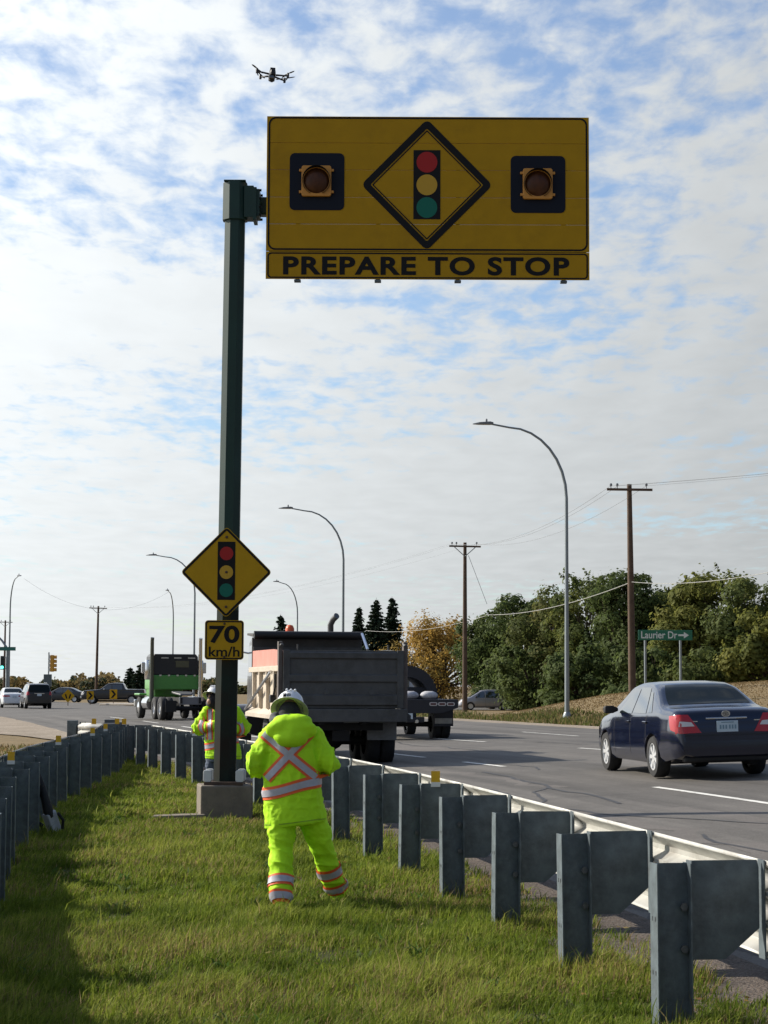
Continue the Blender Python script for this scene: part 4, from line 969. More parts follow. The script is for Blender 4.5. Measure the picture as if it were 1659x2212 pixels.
# chrome strip, emblem, plate, bumper crease, exhaust on the boot lid
def on_rear(y, z):
    h, nn, _, _ = bvh.ray_cast(Vector((-4, y, z)), Vector((1, 0, 0))); return h
h = on_rear(0, .93); MB().box((h.x - .008, 0, .925), (.03, .66, .028)).build('chrome_strip', M_chrome, sed, bevel=.008)
h = on_rear(0, .985); em = MB(); em.lathe([(.052, -.006), (.052, .006), (.042, .006), (.042, -.006)], (h.x - .012, 0, .99), 'X', 20)
for v in em.v: pass
em.v = [(a, b * 1.35, (c - .99) * .95 + .99) for a, b, c in em.v]; em.lathe([(.020, -.006), (.020, .006), (.014, .006), (.014, -.006)], (h.x - .012, 0, .99), 'X', 14); em.box((h.x - .012, 0, 1.015), (.01, .09, .012)); em.build('emblem', M_chrome, sed)
h = on_rear(0, .80); pl_ = MB().box((h.x - .012, 0, .80), (.02, .34, .17)).build('licence_plate', mat('sedan_plate', (.50, .60, .66), .5, var=.06), sed, bevel=.004)
pm = MB()
for k in range(6): pm.box((h.x - .0235, .112 - .045 * k + (-.012 if k > 2 else 0), .792), (.003, .026, .062))
pm.box((h.x - .0235, 0, .862), (.003, .20, .014)); pm.build('plate_characters', mat('plate_ink', (.16, .27, .34), .6), pl_)['kind'] = 'stuff'
h2 = on_rear(.30, .90)
for yy, w_ in ((.52, .12), (-.50, .12)): MB().box((on_rear(yy, .885).x - .004, yy, .885), (.008, w_, .014)).build('badge', M_chrome, sed)
rows = []
for z in (.665, .680):
    rows.append([(on_rear(-.78 + 1.56 * k / 16, z).x - .003, -.78 + 1.56 * k / 16, z) for k in range(17)])
MB().grid(rows).build('bumper_seam', M_plastic, sed, fix=False)
MB().tube([(-2.25, -.42, .26), (-2.0, -.42, .27), (-1.5, -.30, .30)], .03, 8).build('exhaust_pipe', M_under, sed)
MB().tube([(-2.05, -.52, .27), (-1.75, -.5, .28)], [.09, .09], 10).build('muffler', M_under, sed)
MB().box((-2.22, 0, .31), (.18, 1.35, .10)).build('bumper_skirt', M_plastic, sed, bevel=.03)
# silver minivan parked in front of the grove
VAN = dict(L=4.85, W=1.85, ground=.2, wr=.33, ww=.2, axles=(-1.45, 1.45), spokes=5,
    top=[(-2.42, .62), (-2.38, .9), (-2.33, 1.2), (-2.1, 1.62), (-1.9, 1.71), (-1, 1.76), (0, 1.75), (.5, 1.68), (1.45, 1.12), (1.6, 1.06), (2.15, .90), (2.36, .70), (2.42, .55)],
    belt=[(-2.42, .6), (-2.3, 1.02), (0, 1.0), (1.4, .98), (2.1, .85), (2.42, .5)], plan=[(-2.42, .86), (-2.2, .95), (-1, 1), (1, 1), (1.8, .95), (2.2, .84), (2.42, .6)],
    low=[(-2.42, .34), (-1.8, .22), (1.8, .22), (2.42, .3)], tumble=.25, shoulder=.04,
    side_glass=[(1.05, .20, 1.06, 1.55, .62, .22), (.12, -.98, 1.05, 1.60, .14, -.95), (-1.06, -2.05, 1.06, 1.58, -1.03, -1.92)], front_glass=(1.48, .70, .62, .62), rear_glass=(-2.36, .70, -2.12, .62),
    tail=[(.78, .85), (.70, .85), (.68, 1.15), (.76, 1.15)], tail_side=[(-2.40, .85), (-2.2, .85), (-2.2, 1.12), (-2.34, 1.12)], head=[(.88, .66), (.5, .62), (.52, .82), (.86, .86)], mirror=(.95, 1.12), handles=(.3, -.4), hz=.92, seams=[(.16, (.35, 1.0))])
Yv = 176; pv = on(1050, Yv)
car('minivan', 'silver grey minivan parked sideways in front of the dark trees', 'minivan', pv, R(180 + 4), VAN, mat('van_paint', (.30, .30, .33), .35, metal=.5, coat=.5), detail=1)
# white sedan and dark suv waiting at the lights
WH = dict(SEDAN); WH.pop('tail_clear'); WH['plate'] = (-2.40, .82); WH['W'] = 1.84
WH['tail'] = [(.78, .80), (.30, .84), (.34, .92), (.76, .94)]; WH['tail_side'] = [(-2.38, .80), (-2.12, .86), (-2.1, .94), (-2.3, .94)]
Yw = 153; car('white_car', 'white sedan waiting left of the dark SUV', 'car', on(24, Yw), R(90 + 16), WH, mat('white_paint', (.72, .74, .76), .3, coat=.6), detail=1)
SUV = dict(L=4.75, W=1.92, ground=.25, wr=.37, ww=.24, axles=(-1.36, 1.36), spokes=6,
    top=[(-2.37, .7), (-2.34, 1.0), (-2.26, 1.35), (-2.05, 1.70), (-1.8, 1.76), (-.5, 1.79), (.2, 1.75), (.5, 1.68), (1.05, 1.25), (1.2, 1.18), (2.0, 1.05), (2.25, .9), (2.37, .7)],
    belt=[(-2.37, .68), (-2.28, 1.12), (0, 1.08), (1.1, 1.05), (2.1, .95), (2.37, .6)], plan=[(-2.37, .86), (-2.2, .95), (-1, 1), (1, 1), (1.9, .96), (2.2, .86), (2.37, .7)],
    low=[(-2.37, .40), (-1.8, .28), (1.8, .28), (2.37, .36)], tumble=.28, shoulder=.05,
    side_glass=[(.78, .05, 1.12, 1.60, .44, .06), (-.03, -.95, 1.12, 1.63, -.02, -.92), (-1.05, -1.95, 1.14, 1.60, -1.02, -1.75)], front_glass=(1.05, .68, .52, .58), rear_glass=(-2.30, .74, -2.06, .64),
    tail=[(.82, .95), (.70, .98), (.72, 1.22), (.80, 1.22)], tail_side=[(-2.35, .95), (-2.18, .98), (-2.16, 1.2), (-2.26, 1.2)], head=[(.88, .80), (.5, .78), (.52, .95), (.86, .98)], mirror=(.72, 1.16), handles=(.0, -1.0), hz=.98, seams=[(0, (.4, 1.1))], plate=(-2.36, .98))
Yu = 146; sv, bv2 = car('dark_suv', 'dark grey SUV waiting beside the white sedan', 'suv', on(77, Yu), R(90 + 16), SUV, mat('suv_paint', (.030, .027, .026), .35, metal=.4, coat=.6), detail=1)
rows = [[bv2.ray_cast(Vector((-4, y, z)), Vector((1, 0, 0)))[0] + Vector((-.006, 0, 0)) for y in np.linspace(-.68, .68, 9)] for z in np.linspace(1.16, 1.6, 6)]
MB().grid(rows).build('tailgate_window', M_rglass, sv, fix=False)
MB().box((-2.35, 0, 1.08), (.03, .7, .05)).build('chrome_strip', M_chrome, sv)
for s in (-1, 1): MB().tube([(-1.6, s * .62, 1.80), (.1, s * .62, 1.83)], .025, 6).build('roof_rack', M_chrome, sv)
# small dark car ahead of the pickup
SM = dict(SEDAN); SM.pop('tail_clear'); SM['L'] = 4.8
Yd = 205; car('dark_car', 'small dark car just ahead of the black pickup', 'car', on(138, Yd), R(180 - 6), SM, mat('dark_paint', (.02, .022, .026), .35, coat=.6), detail=0)
# black pickup
PU = dict(L=5.9, W=2.04, ground=.3, wr=.41, ww=.27, axles=(-1.75, 1.95), spokes=6,
    top=[(-2.95, .9), (-2.92, 1.30), (-2.85, 1.36), (-1.16, 1.37), (-1.08, 1.42), (-1.0, 1.86), (-.9, 1.92), (-.1, 1.95), (.5, 1.88), (1.15, 1.38), (1.3, 1.33), (2.6, 1.24), (2.85, 1.1), (2.95, .85)],
    belt=[(-2.95, .88), (-2.85, 1.32), (1.2, 1.27), (2.7, 1.15), (2.95, .8)], plan=[(-2.95, .95), (-2.8, .98), (0, 1), (2.2, .99), (2.7, .93), (2.95, .82)],
    low=[(-2.95, .5), (-2.4, .4), (2.4, .4), (2.95, .42)], tumble=.26, shoulder=.03,
    side_glass=[(.92, .12, 1.34, 1.78, .52, .13), (.04, -.88, 1.34, 1.80, .05, -.85)], front_glass=(1.14, .74, .54, .66), rear_glass=(-1.10, .70, -1.0, .66),
    tail=[(1.0, .98), (.84, .98), (.84, 1.28), (.98, 1.28)], head=[(.94, .86), (.6, .84), (.6, 1.06), (.94, 1.08)], mirror=(.78, 1.36), handles=(.1, -.8), hz=1.16, seams=[(.08, (.5, 1.3)), (-.95, (.5, 1.3))], mirror_mat=M_chrome)
Yp = 190; pk, _ = car('pickup_truck', 'black pickup truck crossing behind the chevron signs', 'pickup truck', on(246, Yp), R(180 + 1), PU, mat('pickup_paint', (.012, .012, .014), .3, coat=.7), detail=1)
MB().box((2.93, 0, .98), (.08, 1.15, .34)).build('grille', M_chrome, pk, bevel=.02); MB().box((2.93, 0, .62), (.14, 1.85, .2)).build('bumper', M_chrome, pk, bevel=.04)
# ------------------------------------------------------------------ trucks (local +X forward, +Y left)
M_box_grey = mat('dump_box_grey', (0.080, 0.082, 0.082), 0.6, var=.16, scale=3.0, dirt=(0.042, 0.041, 0.039), dirt_amt=.5, bump=.1)
M_box_side = mat('dump_side_beige', (0.50, 0.43, 0.34), 0.6, var=.1, scale=2, dirt=(0.30, 0.25, 0.19), dirt_amt=.3)
M_box_red = mat('dump_faded_red', (0.56, 0.22, 0.17), 0.6, var=.12, scale=3)
M_box_in = mat('dump_inside', (0.05, 0.047, 0.044), 0.7, var=.25, scale=3); M_flap = mat('mud_flap', (0.19, 0.19, 0.19), 0.8, var=.2, scale=5)
M_orange = mat('beacon_orange', (0.75, 0.12, 0.03), 0.4); M_redcab = mat('cab_dark', (0.045, 0.042, 0.040), 0.35, coat=.5)
def dual(root, x, s, W, r=.51, w=.27, rim=M_rim):
    """pair of tyres on one side"""
    for k, y in enumerate((s * (W / 2 - w / 2), s * (W / 2 - w * 1.6))):
        t = MB().lathe([(r * .56, -w / 2), (r * .93, -w / 2), (r, -w * .36), (r, w * .36), (r * .93, w / 2), (r * .56, w / 2)], (x, y, r), 'Y', 26, False).build('wheel', M_tyre, root, smooth=50)
        if k == 0: MB().lathe([(r * .57, -s * w * .3), (r * .57, s * w * .40), (r * .50, s * w * .42), (r * .44, -s * w * .05), (r * .2, -s * w * .05), (r * .19, s * w * .3), (.001, s * w * .34)], (x, y, r), 'Y', 22).build('rim', rim, t, smooth=35)
YT = 40.3; XT = ax(742, YT, 1500); dt = thing('dump_truck', 'grey dump truck with ribbed tailgate driving away in the lane beside the rail', 'dump truck', (XT, YT, T(XT, YT) - .02), R(90 + 10.5)); DZ = -.21
BW2 = 1.21; z0, z1 = 1.38, 2.52              # tailgate span
tg = MB().box((.03, 0, (z0 + z1) / 2), (.05, 2 * BW2 - .02, z1 - z0)).build('tailgate', M_box_grey, dt, bevel=.008)
def rib(za, zb_, d, n_):
    y = BW2 - .13; MB().prism([(.004, -y, za), (-d, -y, za + .03), (-d, -y, zb_ - .03), (.004, -y, zb_)], (0, 2 * y, 0)).build(n_, M_box_grey, tg, bevel=.006)
rib(2.34, 2.50, .035, 'rib'); rib(1.88, 2.06, .035, 'rib'); rib(1.42, 1.66, .045, 'rib')
for s in (-1, 1):
    MB().box((.0, s * (BW2 - .07), (z0 + z1) / 2), (.07, .13, z1 - z0 + .01)).build('gate_post', M_box_grey, tg, bevel=.01)
    MB().box((.12, s * (BW2 + .045), 1.98), (.18, .085, 1.42)).build('corner_post', mat('post_rusty', (.12, .10, .09), .7, var=.25, scale=5), dt, bevel=.01)
    MB().tube([(-.02, s * (BW2 + .03), 2.60), (.12, s * (BW2 + .03), 2.66), (.2, s * (BW2 + .04), 2.58)], .04, 8).build('hinge', M_box_grey, dt)
    MB().box((.06, s * (BW2 - .3), 2.585), (.03, .03, .10)).build('chain_hook', M_box_grey, dt)
MB().box((-.02, 0, 1.24), (.14, 2 * BW2 + .12, .26)).build('rear_sill', M_box_grey, dt, bevel=.015)
for y in (-.55, .35): MB().lathe([(.05, 0), (.05, .02), (0, .025)], (-.10, y, 1.70), 'X', 10).build('latch_boss', M_box_grey, tg)
# box
BL = 5.0
for s, m_ in ((1, M_box_side), (-1, M_box_grey)):
    MB().prism([(.05, s * (BW2 + .01), 1.22), (BL, s * (BW2 + .01), 1.22), (BL, s * (BW2 + .01), 2.20), (.05, s * (BW2 + .01), 2.20)], (0, -s * .06, 0)).build('side_panel', m_, dt)
    MB().prism([(.05, s * (BW2 + .005), 2.21), (BL, s * (BW2 + .005), 2.21), (BL, s * (BW2 + .005), 2.58), (1.5, s * (BW2 + .005), 2.56), (.05, s * (BW2 + .005), 2.50)], (0, -s * .05, 0)).build('side_board', M_box_red if s > 0 else M_box_grey, dt)
    MB().box((BL / 2, s * (BW2 + .05), 2.16), (BL - .1, .09, .11)).build('top_rail', m_, dt, bevel=.01)
    MB().prism([(.05, s * (BW2 + .02), 1.34), (.05, s * (BW2 + .16), 1.24), (.05, s * (BW2 + .16), 1.16), (.05, s * (BW2 - .1), 1.16)], (BL - .1, 0, 0)).build('lower_rail', m_, dt)
    for x in (.75, 1.9, 3.1, 4.2): MB().prism([(x, s * (BW2 + .012), 1.32), (x, s * (BW2 + .09), 1.36), (x, s * (BW2 + .09), 2.10), (x, s * (BW2 + .012), 2.12)], (.12, 0, 0)).build('side_rib', m_, dt, bevel=.006)
    MB().tube([(1.0, s * (BW2 + .11), 2.1), (BL, s * (BW2 + .15), 1.3)], .035, 6).build('tarp_arm', M_chrome if s > 0 else M_plastic, dt)
    MB().box((.62, s * (BW2 + .12), 1.56), (.18, .12, .16)).build('gate_latch', M_plastic, dt, bevel=.02); MB().tube([(.62, s * (BW2 + .11), 1.56), (.30, s * (BW2 + .11), 1.80), (.3, s * (BW2 + .11), 2.05)], .025, 6).build('latch_rod', M_plastic, dt)
MB().box((BL / 2, 0, 1.22), (BL - .1, 2 * BW2 - .1, .08)).build('floor', M_box_in, dt)
MB().box((BL, 0, 2.05), (.07, 2 * BW2 + .04, 1.66)).build('front_wall', M_box_in, dt, bevel=.01)
MB().box((BL - .06, 0, 2.62), (.05, 2 * BW2, .10)).build('front_rib', M_box_grey, dt)
MB().prism([(BL - .03, -BW2, 2.89), (BL + 1.1, -BW2, 2.95), (BL + 1.1, -BW2, 3.0), (BL - .03, -BW2, 2.96)], (0, 2 * BW2, 0)).build('cab_guard', M_box_in, dt, bevel=.01)
MB().tube([(BL - .5, -BW2 + .06, 2.96), (BL - 1.2, -BW2 + .06, 2.60)], .035, 6).build('board_brace', M_chrome, dt)
MB().tube([(BL - .2, -BW2, 2.93), (BL - .2, BW2, 2.93)], .09, 10).build('tarp_roll', M_plastic, dt, smooth=60)
# lower the box to its height on the chassis
for c in dt.children:
    c.location.z += DZ
# chassis
for y in (-.42, .42): MB().box((3.6, y, .98), (7.2, .09, .26)).build('chassis_rail', M_under, dt)
MB().box((.35, 0, .80), (.10, 1.7, .14)).build('rear_crossmember', M_under, dt); MB().box((.28, 0, .62), (.05, .34, .2)).build('hitch_plate', M_under, dt)
for x in (1.35, 2.7):
    MB().tube([(x, -1.0, .51), (x, 1.0, .51)], .09, 10).build('axle', M_under, dt); MB().ell((x, 0, .52), (.2, .22, .2)).build('differential', M_under, dt, smooth=60)
    for s in (-1, 1): dual(dt, x, s, 2.42)
for s in (-1, 1):
    MB().box((.62, s * .89, .84), (.02, .60, .62)).build('mud_flap', M_flap, dt, bevel=.006); MB().box((.66, s * .89, 1.15), (.06, .62, .05)).build('flap_hanger', M_under, dt)
    MB().box((.05, s * .98, 1.04), (.05, .16, .10)).build('tail_light', M_tail, dt, bevel=.01)
MB().box((.24, -.2, .96), (.02, .31, .16)).build('licence_plate', mat('plate_dim', (.2, .22, .22), .6), dt)
# cab
cab = MB().prism([(5.75, -1.05, 1.0), (7.45, -1.05, 1.05), (7.45, -1.05, 1.75), (7.05, -1.05, 2.68), (5.75, -1.05, 2.74)], (0, 2.1, 0)).build('cab', M_redcab, dt, bevel=.09, segs=3)
MB().box((5.74, 0, 2.2), (.02, 1.4, .55)).build('cab_window', M_cglass, cab); 
for s in (-1, 1):
    MB().prism([(6.1, s * 1.058, 1.82), (7.22, s * 1.058, 1.82), (6.98, s * 1.058, 2.5), (6.1, s * 1.058, 2.55)], (0, s * .006, 0)).build('door_window', M_cglass, cab)
    MB().tube([(7.1, s * 1.05, 2.35), (7.15, s * 1.42, 2.42)], .02, 6).build('mirror_arm', M_chrome, cab)
    mm = MB().prism([(7.12, s * 1.45 + y, 2.12 + z) for y, z in rrect(0, 0, .26, .48, .12, 5)], (.10, 0, 0)).build('mirror', M_plastic, cab, bevel=.015)
    MB().prism([(7.117, s * 1.45 + y, 2.12 + z) for y, z in rrect(0, 0, .21, .42, .10, 5)], (.002, 0, 0)).build('mirror_glass', M_cglass, mm)
hd = MB().prism([(7.42, -.72, .85), (9.0, -.72, .85), (9.05, -.72, 1.5), (7.42, -.72, 1.74)], (0, 1.44, 0)).build('hood', M_redcab, dt, bevel=.1, segs=3)
MB().box((9.08, 0, 1.18), (.05, 1.2, .6)).build('grille', M_chrome, dt); MB().box((9.2, 0, .72), (.25, 2.4, .32)).build('front_bumper', M_chrome, dt, bevel=.04)
for s in (-1, 1):
    t = MB().lathe([(.29, -.14), (.47, -.14), (.51, -.1), (.51, .1), (.47, .14), (.29, .14)], (8.35, s * 1.02, .51), 'Y', 26, False).build('wheel', M_tyre, dt, smooth=50)
    MB().lathe([(.29, -.1), (.29, s * .12), (.12, s * .16), (.001, s * .18)], (8.35, s * 1.02, .51), 'Y', 20).build('rim', M_rim, t, smooth=40)
    MB().rings([[Vector((8.35 + math.cos(a) * rr_, s * y_, .55 + math.sin(a) * rr_)) for y_, rr_ in ((.72, .62), (1.2, .62), (1.2, .58), (.72, .58))] for a in [R(10 + 16 * k) for k in range(11)]]).build('fender', M_redcab, dt, smooth=40)
    MB().tube([(6.6, s * .9, .75), (7.4, s * .9, .75)], [.28, .28], 14).build('fuel_tank', M_under, dt, smooth=40)
MB().tube([(5.6, -.62, 1.0), (5.6, -.62, 2.98), (5.5, -.66, 3.10), (5.36, -.72, 3.18)], .07, 10).build('exhaust_stack', mat('stack_grey', (.16, .16, .16), .35, metal=.6), dt, smooth=60)
MB().lathe([(.10, 0), (.10, .1), (.07, .17), (0, .19)], (6.0, .25, 2.80), 'Z', 12).build('beacon', M_orange, dt, smooth=60); MB().box((6.0, .25, 2.74), (.2, .25, .2)).build('beacon_base', M_plastic, dt)

# dark flat-deck truck in the next lane
YF = 57; XF = ax(898, YF, 1500); fd = thing('flatbed_truck', 'dark flat-deck work truck with curved black tank, right of the dump truck', 'truck', (XF, YF, T(XF, YF)), R(90 + 11))
M_deck = mat('deck_black', (.020, .020, .026), .55, var=.2, scale=4); M_oval = mat('oval_lamp_ring', (.55, .52, .5), .4)
FW = 1.22
MB().box((2.1, 0, 1.08), (4.2, 2 * FW, .10)).build('deck', M_deck, fd, bevel=.01)
MB().prism([(-.02, -FW, 1.12), (-.02, FW, 1.12), (-.02, FW, .90), (-.02, .75, .74), (-.02, -.75, .74), (-.02, -FW, .90)], (.08, 0, 0)).build('rear_apron', M_deck, fd, bevel=.008)
for s in (-1, 1):
    for k in range(3):
        y = s * (.50 + .25 * k); MB().prism([(-.028, y + a, 1.0 + b) for a, b in rrect(0, 0, .23, .10, .045, 4)], (.006, 0, 0)).build('oval_lamp', M_oval, fd)
        MB().prism([(-.032, y + a, 1.0 + b) for a, b in rrect(0, 0, .17, .055, .026, 4)], (.004, 0, 0)).build('lamp_lens', mat('lens_dark', (.10, .03, .03), .4), fd)
    MB().box((.55, s * .92, .62), (.02, .56, .50)).build('mud_flap', M_deck, fd); MB().box((.535, s * .92, .52), (.012, .50, .15)).build('flap_plate', M_plate if s > 0 else mat('flap_tan', (.34, .32, .28), .5, var=.2, scale=9), fd)
    dual(fd, 1.15, s, 2.36, r=.42, w=.24); wheel(fd, 5.6, s * 1.0, .42, .26, detail=False)
MB().box((-.035, .25, .66), (.012, .32, .16)).build('licence_plate', M_plate, fd)
MB().tube([(-.02, 0, .52), (-.18, 0, .52)], .05, 8).build('hitch', M_chrome, fd); MB().box((.1, 0, .56), (.25, .5, .16)).build('hitch_receiver', M_deck, fd, bevel=.02)
MB().tube([(1.15, -1.0, .42), (1.15, 1.0, .42)], .08, 8).build('axle', M_under, fd)
# arched black tank / roll standing on the deck
tk = MB(); 
for k in range(0, 13):
    pass
tk.rings([[Vector((x, math.cos(a) * r_, 1.13 + math.sin(a) * r_ * 1.12)) for a in [R(q) for q in range(0, 181, 12)] for r_ in (.84,)] + [Vector((x, math.cos(a) * .56, 1.13 + math.sin(a) * .62)) for a in [R(q) for q in range(180, -1, -12)]] for x in (.9, 1.5, 2.4)])
tk.build('curved_hood', M_deck, fd, smooth=40)
MB().box((1.6, 0, 1.30), (1.2, 1.5, .34)).build('tool_box', M_deck, fd, bevel=.02)
for y, c in ((-.45, (.5, .5, .52)), (.1, (.42, .42, .46))): MB().ell((.35, y, 1.24), (.22, .26, .13), 10, 7).build('sack', mat('sack%d' % int(y * 10), c, .8, var=.15, scale=6), fd, smooth=60)
cabf = MB().prism([(4.3, -1.0, .75), (6.6, -1.0, .75), (6.65, -1.0, 1.25), (5.75, -1.0, 1.38), (5.35, -1.0, 1.95), (4.3, -1.0, 1.98)], (0, 2.0, 0)).build('cab', mat('work_cab', (.55, .55, .56), .35, coat=.5), fd, bevel=.08, segs=3)
MB().box((4.29, 0, 1.62), (.02, 1.4, .45)).build('rear_window', M_cglass, cabf)

# green tractor unit ahead
YG = 91; XG = ax(408, YG, 1500); gt = thing('green_tractor', 'green tractor unit with black cab back and two tall exhaust stacks', 'truck', (XG, YG, T(XG, YG)), R(90 + 18))
M_tgreen = mat('tractor_green', (.085, .30, .050), .4, coat=.4, var=.06); M_tblack = mat('tractor_black', (.012, .012, .013), .45, coat=.2)
GX = 2.9
MB().prism([(GX, -1.12, 1.35), (GX, 1.12, 1.35), (GX, 1.12, 2.02), (GX, -1.12, 2.02)], (1.5, 0, 0)).build('cab_lower', M_tgreen, gt, bevel=.04)
cu = MB().prism([(GX + .01, -1.10, 2.02), (GX + .01, 1.10, 2.02), (GX + .01, 1.06, 2.86), (GX + .01, .96, 2.98), (GX + .01, -.96, 2.98), (GX + .01, -1.06, 2.86)], (1.45, 0, 0)).build('cab_upper', M_tblack, gt, bevel=.03)
MB().box((GX - .005, -.32, 2.52), (.02, .62, .30)).build('rear_window', mat('tractor_window', (.10, .095, .055), .15), cu)
for y in (-.75, -.1, .5): MB().box((GX - .01, y, 2.80), (.02, .34, .05)).build('work_lamp', M_chrome, cu)
for y in (-.9, -.5, -.1, .3, .7): MB().box((GX - .012, y, 2.0), (.02, .10, .07)).build('bracket', M_chrome, gt)
for s in (-1, 1):
    MB().box((GX + .75, s * 1.125, 2.42), (.9, .012, .55)).build('door_window', M_cglass, cu)
    MB().tube([(GX - .15, s * 1.13, .8), (GX - .15, s * 1.13, 3.55), (GX - .2, s * 1.13, 3.72)], [.11, .085, .085], 10).build('exhaust_stack', M_chrome if s < 0 else mat('stack_dark', (.12, .13, .11), .3, metal=.8), gt, smooth=60)
    MB().lathe([(.16, -.45), (.18, -.4), (.18, .4), (.16, .45)], (GX + .3, s * 1.2, 2.25), 'Z', 12).build('air_cleaner', M_chrome, gt, smooth=40)
    MB().tube([(GX + .1, s * 1.0, .72), (GX + 1.3, s * 1.0, .72)], .32, 14).build('fuel_tank', M_chrome, gt, smooth=40)
    for x in (.55, 1.85): dual(gt, x, s, 2.44)
    t = MB().lathe([(.29, -.14), (.47, -.14), (.51, -.1), (.51, .1), (.47, .14), (.29, .14)], (5.6, s * 1.05, .51), 'Y', 24, False).build('wheel', M_tyre, gt, smooth=50); MB().lathe([(.29, -.1), (.29, s * .12), (.12, s * .16), (.001, s * .18)], (5.6, s * 1.05, .51), 'Y', 18).build('rim', M_chrome, t, smooth=40)
    MB().box((5.6, s * 1.08, 1.12), (1.25, .36, .10)).build('fender', M_tgreen, gt, bevel=.04)
    MB().box((GX + .35, s * 1.42, 2.35), (.12, .2, .5)).build('mirror', M_chrome, gt, bevel=.03)
    MB().box((2.2, s * .42, .88), (5.2, .09, .26)).build('chassis_rail', M_under, gt)
    MB().box((-.2, s * .85, .62), (.02, .5, .5)).build('mud_flap', M_under, gt)
for x in (.55, 1.85): MB().tube([(x, -1, .51), (x, 1, .51)], .1, 8).build('axle', M_under, gt)
MB().prism([(.6, -.25, 1.08), (.6, .25, 1.08), (1.1, .46, 1.16), (1.7, .42, 1.20), (1.7, -.42, 1.20), (1.1, -.46, 1.16)], (0, 0, .08)).build('fifth_wheel', mat('fifth_wheel_steel', (.16, .16, .165), .5, metal=.5), gt, bevel=.02)
MB().box((-.3, 0, .86), (.1, 1.0, .34)).build('rear_beam', mat('beam_grey', (.16, .16, .17), .6), gt, bevel=.02)
MB().prism([(4.35, -.7, 1.0), (6.2, -.7, 1.0), (6.25, -.7, 1.75), (4.35, -.7, 2.05)], (0, 1.4, 0)).build('hood', M_tgreen, gt, bevel=.1, segs=3); MB().box((6.5, 0, .7), (.25, 2.4, .35)).build('front_bumper', M_chrome, gt, bevel=.05)
# ------------------------------------------------------------------ people
M_hivis = mat('hivis_lime', (0.47, 0.84, 0.018), 0.75, spec=.25, var=.06, scale=4, bump=.5, bscale=22, dirt=(0.36, 0.66, 0.03), dirt_amt=.2); M_tape_o = mat('tape_orange', (0.86, 0.13, 0.025), 0.6); M_tape_s = mat('tape_silver', (0.42, 0.41, 0.46), 0.5, var=.08, scale=30)
M_hat = mat('hard_hat_white', (0.74, 0.76, 0.78), 0.35, coat=.3); M_skin = mat('skin', (0.45, 0.27, 0.19), 0.6); M_hair = mat('dark_hood_lining', (0.018, 0.018, 0.022), 0.9)
M_collar = mat('grey_collar', (0.075, 0.078, 0.082), 0.9, var=.2, scale=20); M_jean = mat('jeans', (0.075, 0.10, 0.15), 0.85, var=.2, scale=12); M_boot = mat('boots', (0.10, 0.07, 0.045), 0.8)
M_seam = mat('hivis_seam', (0.26, 0.46, 0.02), 0.8)
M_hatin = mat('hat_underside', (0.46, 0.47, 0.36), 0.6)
def ering(c, rx, ry, ax1, ax2, n=20): return [Vector(c) + Vector(ax1) * rx * math.cos(2 * math.pi * k / n) + Vector(ax2) * ry * math.sin(2 * math.pi * k / n) for k in range(n)]
def limb(mb, pts, rad, sx=1.0, n=14):
    # finer, rounded joints: sample a smooth path through the joints
    P = [Vector(p) for p in pts]; Q = []; RR = []
    for i in range(len(P) - 1):
        a, b = P[i], P[i + 1]; pa, pb = P[max(i - 1, 0)], P[min(i + 2, len(P) - 1)]
        for k in range(6):
            t = k / 6; Q.append(.5 * ((2 * a) + (b - pa) * t + (2 * pa - 5 * a + 4 * b - pb) * t * t + (3 * a - pa - 3 * b + pb) * t ** 3) if 0 < i < len(P) - 2 else a.lerp(b, t)); RR.append(rad[i] + (rad[i + 1] - rad[i]) * t)
    Q.append(P[-1]); RR.append(rad[-1])
    mb.tube(Q, RR, n, sx=sx); mb.ell(P[0], (rad[0],) * 3, 12, 8); mb.ell(P[-1], (rad[-1] * .98,) * 3, 12, 8)
def remesh(mb, vox, smooth_it=4):
    me = mb.mesh('tmpm'); bm = bmesh.new(); bm.from_mesh(me); bmesh.ops.recalc_face_normals(bm, faces=bm.faces); bm.to_mesh(me); bm.free()
    return evaluated(me, [('REMESH', dict(mode='VOXEL', voxel_size=vox)), ('SMOOTH', dict(factor=.5, iterations=smooth_it))])
def wrinkle(me, fn):
    nrm = [v.normal.copy() for v in me.vertices]
    for v, n_ in zip(me.vertices, nrm): v.co += n_ * fn(v.co)
    me.update()
def strip_on(bvh, centre, dirs, width_vec, off, name, m_, parent, nw=3):
    """band laid on the cloth: for each (origin, direction) ray and offset along width_vec"""
    rows = []
    for (o_, d), wv in zip(dirs, width_vec):
        row = []
        for k in range(nw + 1):
            p = Vector(o_) + Vector(wv) * (k / nw - .5); h, nn, _, _ = bvh.ray_cast(p, Vector(d))
            row.append(h - Vector(d).normalized() * off if h else None)
        if all(r is not None for r in row): rows.append(row)
    if len(rows) > 1: return MB().grid(rows).build(name, m_, parent, smooth=60, fix=False)
def band_round(bvh, c, axis, wv_dir, w, off, name, m_, parent, n=40, tilt=0.0, a0=0, a1=360, r0=.6):
    c = Vector(c); axis = Vector(axis).normalized(); e1 = axis.orthogonal().normalized(); e2 = axis.cross(e1); dirs = []; wv = []
    for k in range(n + 1):
        a = R(a0 + (a1 - a0) * k / n); d = e1 * math.cos(a) + e2 * math.sin(a); dirs.append((c + d * r0 + axis * tilt * d.x, -d)); wv.append(axis * w)
    return strip_on(bvh, c, dirs, wv, off, name, m_, parent)
